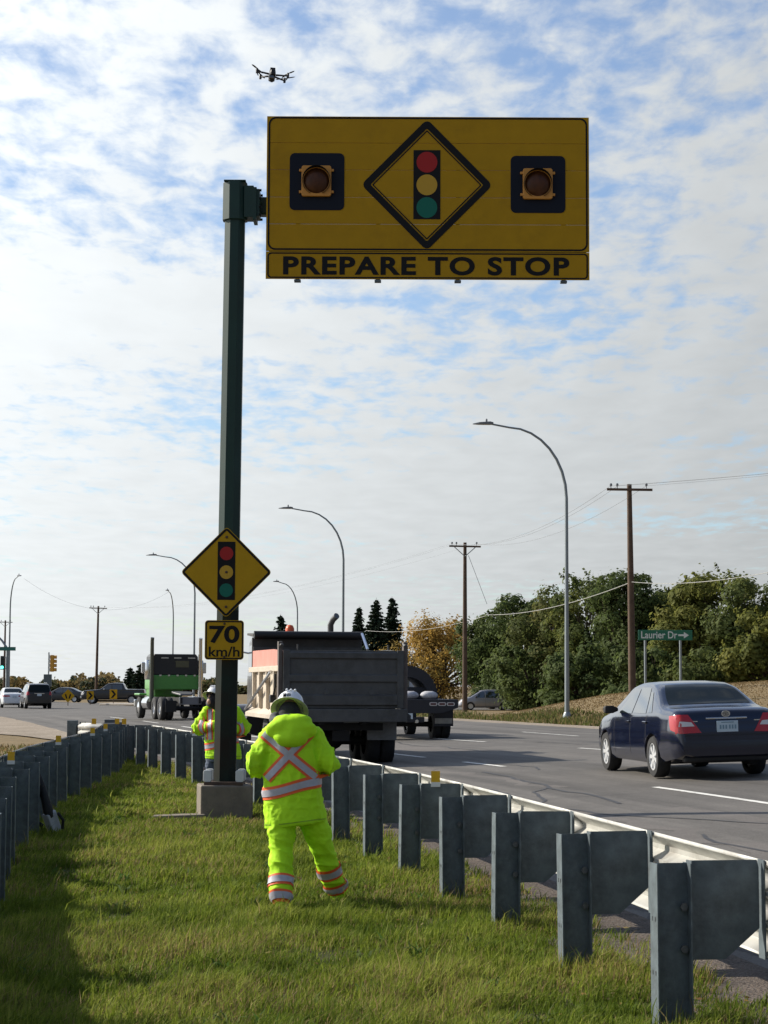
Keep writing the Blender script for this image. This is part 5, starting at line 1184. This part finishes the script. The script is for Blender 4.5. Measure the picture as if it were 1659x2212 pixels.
def hand(mb, wrist, fwd, up, s=1.0, curl=.6, side=1):
    """palm, four fingers of different length and a thumb"""
    f = Vector(fwd).normalized(); u_ = Vector(up).normalized(); r_ = f.cross(u_).normalized() * side; w = Vector(wrist)
    mb.rings([[w + f * a + r_ * b * x + u_ * c * z for x, z in ((-1, -.7), (1, -.7), (1.1, 0), (1, .7), (-1, .7), (-1.1, 0))] for a, b, c in ((-.02, .028, .020), (.02, .034, .019), (.06, .041, .017), (.092, .040, .014))])
    for k, (off, ln) in enumerate(((-.030, .070), (-.010, .080), (.011, .076), (.030, .060))):
        p = w + f * .085 + r_ * off; d = f; pts = [p]
        for j, seg in enumerate((.45, .32, .23)):
            a = curl * (j + .4) * .8; d = (f * math.cos(a) - u_ * math.sin(a)); p = p + d * ln * seg; pts.append(p)
        mb.tube(pts, [.0095, .0090, .0085, .007], 7)
    b = w + f * .025 - r_ * .03; mb.tube([b, b - r_ * .03 + f * .025 - u_ * .012, b - r_ * .028 + f * .06 - u_ * .03], [.012, .0105, .008], 7)
def head_mesh(mb, c, tilt, yaw=0):
    rot = Matrix.Rotation(yaw, 3, 'Z') @ Matrix.Rotation(tilt, 3, 'X'); c = Vector(c)
    mb.ell(c, (.076, .098, .115), 16, 11, rot); mb.ell(c + rot @ Vector((0, .045, -.065)), (.052, .055, .055), 12, 8, rot)
    mb.ell(c + rot @ Vector((0, .105, -.015)), (.014, .022, .028), 8, 6, rot)            # nose
    for s in (-1, 1): mb.ell(c + rot @ Vector((s * .079, -.005, -.01)), (.012, .022, .033), 8, 6, rot)
    return rot
def hard_hat(root, c, rot, mark=True):
    c = Vector(c); n = 28
    def P(r, a, z, ex=1.15): return c + rot @ Vector((.94 * r * math.cos(a), .94 * r * ex * math.sin(a), .94 * z))
    prof_ = [(.002, .155), (.05, .150), (.085, .132), (.108, .10), (.120, .06), (.124, .02), (.126, .0)]
    hat = MB().rings([[P(r, 2 * math.pi * k / n, z) for k in range(n)] for r, z in prof_], cap=False).build('hard_hat', M_hat, root, smooth=60); sl = hat.modifiers.new('s', 'SOLIDIFY'); sl.thickness = .004; sl.offset = -1
    MB().rings([[P(r, 2 * math.pi * k / n, z) for k in range(n)] for r, z in ((.124, .006), (.150, -.006), (.168, -.018), (.169, -.024), (.150, -.013), (.122, -.004))] + [[P(.124, 2 * math.pi * k / n, .006) for k in range(n)]], cap=False).build('brim', M_hatin, hat, smooth=60)
    for x in (-.035, 0, .035):
        MB().tube([P(.0, 0, .0) * 0 + c + rot @ Vector((x, -.125 * math.sin(a) if False else .13 * math.cos(a), .06 + .098 * math.sin(a))) for a in [R(20 + 14 * k) for k in range(11)]], .008, 6).build('ridge', M_hat, hat, smooth=60)
    if mark:
        mk = MB()
        for x, z, w_, h_ in ((-.030, .062, .008, .034), (-.016, .062, .008, .034), (-.023, .062, .01, .008), (.012, .074, .026, .008), (.003, .062, .008, .03), (.012, .050, .026, .008), (.022, .058, .008, .016)):
            mk.box(c + rot @ Vector((x - .02, -.127, z - .022)), (w_, .012, h_), rot)
        mk.build('hat_mark', M_blk, hat)
    return hat
def worker(name, label, loc, rz, P):
    root = thing(name, label, 'person', loc, rz)
    # body under the clothes: one continuous figure
    b = MB(); cx = P['cx']
    b.rings([ering((cx, 0, z), rx, ry, (1, 0, 0), (0, 1, 0)) for z, rx, ry in ((.80, .16, .11), (.95, .165, .115), (1.15, .16, .11), (1.35, .18, .115), (1.44, .12, .09), (1.50, .06, .06))])
    b.tube([(cx, .01, 1.46), P['neck'], P['head']], [.058, .055, .05], 12); hrot = head_mesh(b, P['head'], P['htilt'], P.get('hyaw', 0))
    for L in ('L', 'R'):
        limb(b, P['arm' + L], [.055, .046, .030]); limb(b, P['leg' + L], [.085, .06, .042])
        f = (Vector(P['armR' if L == 'R' else 'armL'][2]) - Vector(P['arm' + L][1])).normalized(); hand(b, Vector(P['arm' + L][2]) + f * .02, f, (0, 0, 1), curl=.7, side=1 if L == 'R' else -1)
    bme = remesh(b, .009, 2); mobj('body', bme, M_skin, root, smooth=180)
    # trousers
    t = MB(); t.rings([ering((P['cx'], 0, z), rx, ry, (1, 0, 0), (0, 1, 0)) for z, rx, ry in ((.72, .20, .15), (.82, .215, .16), (.95, .20, .15), (1.05, .19, .14))])
    for L in ('L', 'R'):
        h_, k_, a_ = [Vector(q) for q in P['leg' + L]]; m1 = h_.lerp(k_, .5); m2 = k_.lerp(a_, .45); limb(t, [h_, m1, k_, m2, a_ + Vector((0, 0, .06))], P['legr'])
    tme = remesh(t, .0105, 6)
    def rdg(v): return (1 - abs(noise.noise(v)) * 2.2)
    wrinkle(tme, lambda c: .011 * noise.noise(Vector((c.x * 5, c.y * 5, c.z * 14))) + .013 * max(0, rdg(Vector((c.x * 5 + c.z * 3, c.y * 5, c.z * 9)))) ** 2 - .006 + .005 * max(0, rdg(Vector((c.x * 9, c.y * 9, c.z * 24 + c.x * 8)))) ** 3)
    tr = mobj('trousers', tme, P['trouser_mat'], root, smooth=180)
    # jacket
    j = MB(); hem = P['hem']
    j.rings([ering((cx + dx, 0, z), rx, ry, (1, 0, 0), (0, 1, 0), 24) for z, rx, ry, dx in ((hem, .250, .18, .03), (hem + .04, .254, .185, .03), (hem + .16, .248, .178, .015), (1.0, .240, .172, 0), (1.15, .236, .165, 0), (1.29, .232, .158, 0), (1.39, .212, .142, 0), (1.455, .150, .115, 0), (1.51, .095, .09, 0), (1.54, .08, .08, 0))])
    for L in ('L', 'R'):
        s_, e_, w_ = [Vector(q) for q in P['arm' + L]]; limb(j, [s_, s_.lerp(e_, .5), e_, e_.lerp(w_, .5), w_], [.088, .088, .082, .072, .060])
    jme = remesh(j, .010, 6)
    hemk = P.get('hem_slope', 0.0)
    for v in jme.vertices: v.co.z += hemk * (v.co.x - cx) * max(0, 1 - (v.co.z - hem) / .5)
    ex = [Vector(P['armL'][1]), Vector(P['armR'][1])]
    def jw(c):
        e = min((c - q).length for q in ex); k = max(0, 1 - e / .26)
        arm = max(0, min(1, (abs(c.x - cx) - .22) / .06))
        return .009 * noise.noise(Vector((c.x * 6, c.y * 6, c.z * 5))) + (.007 + .010 * arm + .014 * k) * max(0, rdg(Vector((c.x * 9 + c.z * 2.5, c.y * 5, c.z * 4 - c.x * 5)))) ** 2 - .004 - .006 * arm + .0045 * max(0, rdg(Vector((c.x * 16 + c.z * 7, c.y * 10, c.z * 13 - c.x * 6)))) ** 3 + .004 * max(0, rdg(Vector((c.x * 3, c.y * 3, c.z * 20)))) ** 4
    wrinkle(jme, jw); jk = mobj('jacket', jme, M_hivis, root, smooth=180); bv = bvh_of(jme)
    # reflective tape
    sg = P['face']                         # -1: we look at the back
    def flat(p0, p1, nm='reflective_tape', wide=(.092, .050)):
        a, b_ = Vector((p0[0], sg * 1.0, p0[1])), Vector((p1[0], sg * 1.0, p1[1])); d = (b_ - a).normalized(); wv = Vector((-d.z, 0, d.x)); n = 22
        dirs = [(a.lerp(b_, k / n), (0, -sg, 0)) for k in range(n + 1)]
        q = strip_on(bv, None, dirs, [wv * wide[0]] * (n + 1), .006, nm, M_tape_o, jk, 4)
        if q: strip_on(bv, None, dirs, [wv * wide[1]] * (n + 1), .011, 'silver_band', M_tape_s, q, 3)
    for p0, p1 in P['cross']: flat(p0, p1)
    q = band_round(bv, (cx, 0, .978), (0, 0, 1), None, .104, .006, 'reflective_tape', M_tape_o, jk, tilt=.055); band_round(bv, (cx, 0, .978), (0, 0, 1), None, .056, .011, 'silver_band', M_tape_s, q, tilt=.055)
    band_round(bv, (cx + .02, 0, hem + .035), (0, 0, 1), None, .009, .003, 'hem_seam', M_seam, jk, n=60, tilt=hemk * .22)
    bt = bvh_of(tme)
    if P.get('leg_tape'):
        for L in ('L', 'R'):
            k_, a_ = Vector(P['leg' + L][1]), Vector(P['leg' + L][2])
            for f in P['leg_tape'][L]:
                c = k_.lerp(a_, f); q = band_round(bt, c, a_ - k_, None, .098, .007, 'reflective_tape', M_tape_o, tr, n=30, r0=.165)
                if q: band_round(bt, c, a_ - k_, None, .056, .012, 'silver_band', M_tape_s, q, n=30, r0=.165)
    for L in ('L', 'R'):
        if P.get('arm_tape'):
            e_, w_ = Vector(P['arm' + L][1]), Vector(P['arm' + L][2]); c = e_.lerp(w_, .35); q = band_round(bv, c, w_ - e_, None, .09, .007, 'reflective_tape', M_tape_o, jk, n=26, r0=.14)
            if q: band_round(bv, c, w_ - e_, None, .05, .012, 'silver_band', M_tape_s, q, n=26, r0=.14)
        a_ = Vector(P['leg' + L][2]); bo_ = MB(); fy = -sg
        bo_.ell(a_ + Vector((0, fy * .05, .01)), (.058, .135, .055), 12, 8); bo_.ell(a_ + Vector((0, 0, .05)), (.055, .06, .075), 12, 8); bme_ = remesh(bo_, .012, 3); mobj('boot', bme_, P['boot_mat'], root, smooth=180)
    # collar, hood, hat
    col = MB(); nk = Vector(P['neck']); rows = []
    for k in range(25):
        a = 2 * math.pi * k / 24; rows.append(nk + Vector((.120 * math.cos(a) - .02, .115 * math.sin(a) + sg * .02, .0 + .018 * math.sin(a * 3) - .015 * math.cos(a))))
    col.tube(rows, .042, 8, cap=False); cme = remesh(col, .012, 2) if False else col.mesh('collar'); mobj('collar', cme, M_collar, root, smooth=180)
    hd_ = MB(); hd_.ell(Vector(P['head']) + Vector((0, sg * .015, -.02)), (.096, .11, .115), 14, 10); hd_.tube([nk + Vector((0, 0, -.05)), P['head']], [.09, .09], 12)
    mobj('hood_lining', remesh(hd_, .014, 2), M_hair, root, smooth=180) if P.get('lining', True) else None
    if P.get('hood'):
        hm = MB(); c = Vector(P['hood']); hm.ell(c, (.215, .095, .105), 18, 11, Matrix.Rotation(R(sg * -18), 3, 'X')); hm.ell(c + Vector((0, sg * .035, -.055)), (.15, .08, .09), 16, 10); hm.ell(c + Vector((.01, sg * -.03, .065)), (.165, .105, .07), 16, 10)
        hme = remesh(hm, .012, 4); wrinkle(hme, lambda q: .010 * noise.noise(Vector((q.x * 7, q.y * 7, q.z * 20))) + .006 * noise.noise(Vector((q.x * 16, q.y * 9, q.z * 9)))); mobj('hood', hme, M_hivis, root, smooth=180)
    hard_hat(root, Vector(P['head']) + hrot @ Vector((0, 0, .035)), hrot @ Matrix.Rotation(P.get('hroll', 0), 3, 'Y'), P.get('mark', True))
    return root
YW = 16.8; XW = ax(640, YW, 1900)
w1 = worker('person', 'worker in lime jacket and trousers with orange cross tape, white hard hat, seen from behind', (XW, YW, T(XW, YW) - .01), 0, dict(
    cx=-.042, neck=(-.055, .04, 1.52), head=(-.07, .095, 1.59), htilt=R(-38), hroll=R(4), hem=.665, hem_slope=.12,
    armL=[(-.228, .0, 1.39), (-.346, -.03, 1.15), (-.165, .27, 1.15)], armR=[(.144, .0, 1.39), (.264, -.03, 1.16), (.09, .27, 1.15)],
    legL=[(-.125, .0, .84), (-.122, -.10, .45), (-.108, -.30, .055)], legR=[(.085, .0, .84), (.225, .10, .43), (.335, .26, .055)], legr=[.132, .118, .098, .100, .084],
    face=-1, cross=[((-.297, 1.437), (.182, 1.045)), ((.150, 1.469), (-.265, 1.030))], leg_tape={'L': (.58, .90), 'R': (.38, .76)}, trouser_mat=M_hivis, boot_mat=M_hivis, hood=(-.045, -.115, 1.448), arm_tape=False))
Y2 = 29.0; X2 = ax(478, Y2, 1600)
w2 = worker('person', 'worker in lime jacket and jeans with head bowed, mostly hidden behind the green pole', (X2, Y2, T(X2, Y2)), 0, dict(
    cx=0.0, neck=(-.04, -.03, 1.535), head=(-.11, -.10, 1.60), htilt=R(32), hyaw=R(150), hem=.76, hem_slope=0,
    armL=[(-.20, .0, 1.42), (-.335, .02, 1.18), (-.06, -.22, 1.24)], armR=[(.20, .0, 1.42), (.335, .02, 1.18), (.10, -.24, 1.18)],
    legL=[(-.11, .0, .86), (-.13, .02, .46), (-.14, .05, .06)], legR=[(.11, .0, .86), (.12, .02, .46), (.13, .05, .06)], legr=[.115, .100, .08, .078, .07],
    face=-1, cross=[((-.16, 1.46), (-.15, 1.03)), ((.16, 1.46), (.15, 1.03))], trouser_mat=M_jean, boot_mat=M_boot, hood=None, arm_tape=True, mark=False))

# ------------------------------------------------------------------ drone
dn = at(588, 163, 36); M_drone = mat('drone_black', (.012, .013, .016), .5)
dr = thing('drone', 'black quadcopter drone hovering above the overhead sign', 'drone', dn, R(8)); dr.rotation_euler = (R(-2), R(3), R(8)); q = .00119 * 36 / 36 * 4.11 / 8.0
# photo units of its close view -> metres
def dv(zx, zy, y): return Vector(((zx - 760) / 6.9125 / 8000 * 36, y, -(zy - 400) / 6.9125 / 8000 * 36))
MB().rings([[dv(760 + a * w_, 0, 0) * 1 + Vector((0, y, z)) - Vector((0, 0, dv(0, 0, 0).z)) for a, z in ((-1, -h_), (1, -h_), (1.1, 0), (.9, h_), (-.9, h_), (-1.1, 0))] for y, w_, h_ in ((-.20, 55, .04), (-.14, 75, .065), (.12, 85, .07), (.2, 60, .05))]).build('body', M_drone, dr, bevel=.008)
MB().box((-.005, -.05, .075), (.095, .2, .05)).build('battery', M_drone, dr, bevel=.01)
gm = MB().lathe([(.02, .05), (.045, .04), (.055, -.02), (.045, -.07), (.02, -.09)], dv(740, 520, -.13), 'Z', 14).build('camera_gimbal', M_drone, dr, smooth=50); MB().box(dv(720, 545, -.18), (.09, .05, .06)).build('camera_lens', M_cglass, gm, bevel=.01); MB().tube([dv(740, 430, -.1), dv(740, 520, -.13)], .03, 8).build('gimbal_mount', M_drone, gm)
for (mx, my, yy, rootx, rooty, blades, leg) in (((460), 320, .26, 690, 385, ((300, 175), (600, 318)), 0), ((1140), 360, .26, 850, 395, ((1425, 290), (885, 325)), 0), ((305), 445, -.28, 650, 410, ((140, 345), (480, 470)), 1), ((1165), 500, -.28, 860, 425, ((1330, 415), (1010, 545)), 1)):
    ty = yy; am = MB().tube([dv(rootx, rooty, yy * .3), dv(mx, my + 20, ty)], [.018, .013], 8).build('arm', M_drone, dr)
    MB().lathe([(.022, -.05), (.024, .0), (.02, .035), (.01, .045)], dv(mx, my, ty), 'Z', 12).build('motor', M_drone, am, smooth=50)
    hub = dv(mx, my - 45, ty)
    for k, (bx, by) in enumerate(blades):
        tip = dv(bx, by, ty + (.10 if k else -.10)); d = tip - hub; sd = Vector((-d.y, d.x, 0)).normalized() * .026
        MB().prism([hub + sd * .3, hub + d * .35 + sd, hub + d * .8 + sd * .8, tip, hub + d * .8 - sd * .6, hub + d * .35 - sd * .7, hub - sd * .3], (0, 0, .004)).build('propeller', M_drone, am)
    if leg: MB().tube([dv(mx, my, ty), dv(mx + (-1 if mx > 700 else 1) * 10, my + 80, ty), dv(mx + (-1 if mx > 700 else 1) * 42, my + 145, ty)], [.014, .013, .009], 7).build('landing_leg', M_drone, am)

# ------------------------------------------------------------------ carry bag leaning on the shaded rail
M_bag = mat('bag_black', (.010, .010, .012), .8, var=.2, scale=9); M_case = mat('bag_grey_end', (.42, .44, .48), .55, var=.08)
bl = Vector((ax(120, 24.6, 1790), 24.6, 0)); bl.z = T(bl.x, bl.y); bag = thing('equipment_bag', 'long black bag with pale grey end leaning against the shaded guardrail', 'bag', bl)
top = at(84, 1672, 24.6) - bl; mid = at(104, 1752, 24.5) - bl; bot = Vector((.0, 0, .03))
MB().tube([top, top.lerp(mid, .35), mid, mid.lerp(bot, .25)], [.03, .06, .085, .075], 10, sx=.7).build('bag_body', M_bag, bag, smooth=60)
MB().tube([mid.lerp(bot, .05), mid.lerp(bot, .15), bot], [.10, .105, .10], 4, sx=.75).build('bag_end', M_case, bag, bevel=.015)
MB().tube([top.lerp(mid, .3) + Vector((0, -.05, 0)), top.lerp(mid, .7) + Vector((-.14, -.05, -.22)), mid.lerp(bot, .5) + Vector((-.10, -.05, -.05))], .028, 8).build('strap', M_bag, bag, smooth=60)
MB().tube([mid.lerp(bot, .2) + Vector((.10, -.02, .03)), mid.lerp(bot, .6) + Vector((.13, -.03, .05)), mid.lerp(bot, .95) + Vector((.09, -.02, .03))], .018, 8).build('buckle_strap', M_bag, bag)
# ------------------------------------------------------------------ grass blades of the median and weeds along the verges
def blades(name, X, Y, Z, hgt, wid, cols, lean_dir, lean, label, seed):
    rg = np.random.default_rng(seed); n = len(X); a = rg.uniform(0, 2 * math.pi, n); sd = np.stack([np.cos(a), np.sin(a), np.zeros(n)], 1) * wid[:, None] * .5
    b = np.stack([X, Y, Z], 1); ld = np.stack([np.cos(lean_dir), np.sin(lean_dir), np.zeros(n)], 1) * (lean * hgt)[:, None]
    up = np.zeros((n, 3)); up[:, 2] = hgt
    m = b + up * .58 + ld * .30; t = b + up * (1 - .35 * lean ** 2)[:, None] + ld
    co = np.empty((n, 5, 3)); co[:, 0] = b - sd; co[:, 1] = b + sd; co[:, 2] = m + sd * .8; co[:, 3] = m - sd * .8; co[:, 4] = t
    base = np.arange(n, dtype=np.int32)[:, None] * 5; li = np.concatenate([base + np.array([0, 1, 2, 3]), base + np.array([3, 2, 4])], 1)
    me = bpy.data.meshes.new(name); me.vertices.add(n * 5); me.vertices.foreach_set('co', co.ravel()); me.loops.add(n * 7); me.loops.foreach_set('vertex_index', li.ravel())
    ls = (np.arange(n, dtype=np.int32)[:, None] * 7 + np.array([0, 4])).ravel(); lt = np.tile(np.array([4, 3], dtype=np.int32), n)
    me.polygons.add(n * 2); me.polygons.foreach_set('loop_start', ls.astype(np.int32)); me.polygons.foreach_set('loop_total', lt); me.update(calc_edges=True)
    at_ = me.color_attributes.new('tint', 'FLOAT_COLOR', 'CORNER'); c4 = np.ones((n, 7, 4)); c4[:, :, :3] = cols[:, None, :]; at_.data.foreach_set('color', c4.ravel().astype(np.float32))
    o = mobj(name, me, mat_attr('grass_blade', 'tint', .7, .12, .40)); tag(o, label, 'grass', kind='stuff'); return o
def scatter(seed, bands, fx0, fx1):
    rg = np.random.default_rng(seed); XX = []; YY = []; DD = []
    for y0, y1, dens in bands:
        w = max(float(fx1(y0) - fx0(y0)), float(fx1(y1) - fx0(y1))); n = int(dens * (y1 - y0) * w); y = rg.uniform(y0, y1, n); f = rg.random(n); a = fx0(y); b = fx1(y); x = a + (b - a) * f
        XX.append(x); YY.append(y); DD.append(np.full(n, dens))
    return np.concatenate(XX), np.concatenate(YY), rg
def clumpy(X, Y, s, k): return np.array([noise.noise(Vector((x * s, y * s, k))) for x, y in zip(X, Y)])
X, Y, rg = scatter(3, [(9.6, 13, 5600), (13, 17, 3800), (17, 22, 2600), (22, 30, 1700), (30, 49, 900)], lambda y: XL(y) - .5, lambda y: XE(y) - .36)
lat = X - XE(Y); n1 = clumpy(X, Y, 1.1, 0.3); n2 = clumpy(X, Y, 3.7, 5.5); n3 = clumpy(X, Y, .45, 9.5)
dry = np.clip(.20 + .8 * n3 + .55 * n1 + .45 * smoothstep(-1.4, -.6, lat) + 1.1 * np.exp(-((X - px0) ** 2 + (Y - PY + .5) ** 2) / 1.1) + .55 * np.exp(-(((X - XW - .7) / 1.3) ** 2 + ((Y - YW - .2) / .8) ** 2)), 0, 1)
isdry = rg.random(len(X)) < dry * .50 + .03
keep = rg.random(len(X)) < np.clip(.80 + .9 * n2 - .62 * smoothstep(-.85, -.45, lat), .15, 1)
keep &= ~((np.abs(X - px0) < .37) & (np.abs(Y - PY - .06) < .37))
X, Y, lat, n1, n2, isdry, dry = [a[keep] for a in (X, Y, lat, n1, n2, isdry, dry)]; n = len(X)
Z = TL(lat, Y) - .01
hgt = (.090 + .055 * n2 + .045 * n1) * rg.uniform(.55, 1.5, n); hgt = np.maximum(hgt, .03); hgt[rg.random(n) < .012] *= 1.7; hgt *= np.where(isdry, .85, 1.0)
wid = np.where(Y < 17, .0065, np.where(Y < 26, .010, .017)) * rg.uniform(.7, 1.4, n)
g0, g1_, g2_ = np.array([.080, .122, .013]), np.array([.180, .228, .027]), np.array([.29, .31, .06]); d0, d1 = np.array([.34, .26, .12]), np.array([.19, .135, .06])
f = np.clip(.45 + .7 * n1 + rg.normal(0, .25, n), 0, 1)[:, None]; cols = np.where(f < .6, g0 + (g1_ - g0) * f / .6, g1_ + (g2_ - g1_) * (f - .6) / .4)
fd = rg.random(n)[:, None]; cols = np.where(isdry[:, None], d0 * fd + d1 * (1 - fd), cols) * rg.uniform(.80, 1.35, n)[:, None]
blades('grass', X, Y, Z, hgt, wid, cols, rg.normal(.3, 1.3, n), np.clip(rg.normal(.55, .3, n), .05, 1.2), 'green grass with dry patches between the two guardrails', 4)
# weeds along the far verge and dry stubble on the mound
rg = np.random.default_rng(8); n = 15000; Y = rg.uniform(62, 130, n); la = rg.uniform(18.6, 21.8, n); X = XE(Y) + la; Z = TL(la, Y); h = rg.uniform(.08, .30, n) * np.clip(.7 + clumpy(X, Y, .35, 2.2) * 1.4, .15, 1.5)
c = np.array([.09, .105, .03]) * rg.uniform(.6, 1.5, n)[:, None]; c[rg.random(n) < .35] = (.22, .17, .08)
blades('weeds', X, Y, Z, h, np.full(n, .05), c, rg.uniform(0, 6.28, n), rg.uniform(.1, .7, n), 'green and tan weeds along the far edge of the road', 5)
rg = np.random.default_rng(9); n = 40000; Y = rg.uniform(60, 112, n); la = rg.uniform(20.5, 46, n); X = XE(Y) + la; Z = TL(la, Y) - .04; c = np.array([.20, .142, .070]) * rg.uniform(.8, 1.18, n)[:, None]
blades('dry_grass', X, Y, Z, rg.uniform(.03, .06, n), np.full(n, .05), c, rg.uniform(0, 6.28, n), rg.uniform(.2, .9, n), 'dry brown grass covering the mound before the trees', 6)
rg = np.random.default_rng(10); n = 34000; Y = rg.uniform(14, 92, n); X = XL(np.minimum(Y, 47)) - .9 - rg.uniform(0, 1, n) * (5.0 + .16 * np.maximum(Y - 22, 0)); la = X - XE(Y); Z = TL(la, Y) - .04
c = np.array([.22, .165, .075]) * rg.uniform(.55, 1.35, n)[:, None]; c[rg.random(n) < .2] = (.11, .13, .035)
kp = (la < -7 + (Y < 60) * 20) ; blades('dry_grass', X[kp], Y[kp], Z[kp], rg.uniform(.05, .18, kp.sum()), np.full(kp.sum(), .035), c[kp], rg.uniform(0, 6.28, kp.sum()), rg.uniform(.2, .9, kp.sum()), 'dry brown grass beyond the shaded guardrail', 7)

# broad-leaved weeds, straw stalks at the posts and fallen leaves in the median
rg = np.random.default_rng(21); PX = []; PY_ = []; HH = []; WW = []; CC = []; LN = []
for k in range(110):
    y = 10.2 + 20 * rg.random() ** 1.6; x = XL(y) + .3 + rg.random() * (XE(y) - .9 - XL(y) - .3); m = int(rg.integers(9, 18)); r = rg.uniform(.03, .10)
    a = rg.uniform(0, 6.28, m); PX += list(x + np.cos(a) * r * rg.random(m)); PY_ += list(y + np.sin(a) * r * rg.random(m)); HH += list(rg.uniform(.06, .15, m)); WW += list(rg.uniform(.014, .028, m)); LN += list(rg.uniform(.5, 1.1, m))
    c = np.array([(.07, .13, .03), (.16, .20, .04), (.12, .16, .06)][int(rg.integers(3))]); CC += [c * q for q in rg.uniform(.8, 1.3, m)]
for (x, y) in pr[3:14] + pl[6:16]:
    m = 46; a = rg.uniform(0, 6.28, m); q = rg.uniform(.03, .22, m); PX += list(x + np.cos(a) * q); PY_ += list(y + np.sin(a) * q); HH += list(rg.uniform(.10, .26, m)); WW += list(rg.uniform(.005, .010, m)); LN += list(rg.uniform(.15, .7, m))
    CC += [np.array([(.30, .24, .11), (.16, .20, .05), (.12, .17, .03)][int(rg.integers(3))]) * rg.uniform(.7, 1.2) for _ in range(m)]
PX, PY_, HH, WW, LN, CC = [np.array(v) for v in (PX, PY_, HH, WW, LN, CC)]; n = len(PX)
blades('weeds', PX, PY_, TL(PX - XE(PY_), PY_) - .01, HH, WW, CC, rg.uniform(0, 6.28, n), LN, 'broad-leaved weeds and straw stalks around the guardrail posts', 11)
n = 420; y = 10 + 24 * rg.random(n) ** 1.4; x = XL(y) + rg.random(n) * (XE(y) - .3 - XL(y)); z = TL(x - XE(y), y) + rg.uniform(.02, .075, n)
nn = rand_unit(rg, n) * .5 + np.array([0, 0, 1]); nn /= np.linalg.norm(nn, axis=1)[:, None]; U = np.cross(nn, rand_unit(rg, n)); U /= np.linalg.norm(U, axis=1)[:, None]; V = np.cross(nn, U); s_ = rg.uniform(.012, .028, n)[:, None]
c = np.array([(.22, .13, .05), (.30, .20, .06), (.13, .08, .04), (.34, .27, .12)])[rg.integers(0, 4, n)]
tag(mobj('leaves', quads_mesh('leaves', np.stack([x, y, z], 1), U * s_, V * s_ * .6, c), M_leaf), 'fallen brown leaves scattered in the median grass', 'leaves', kind='stuff')
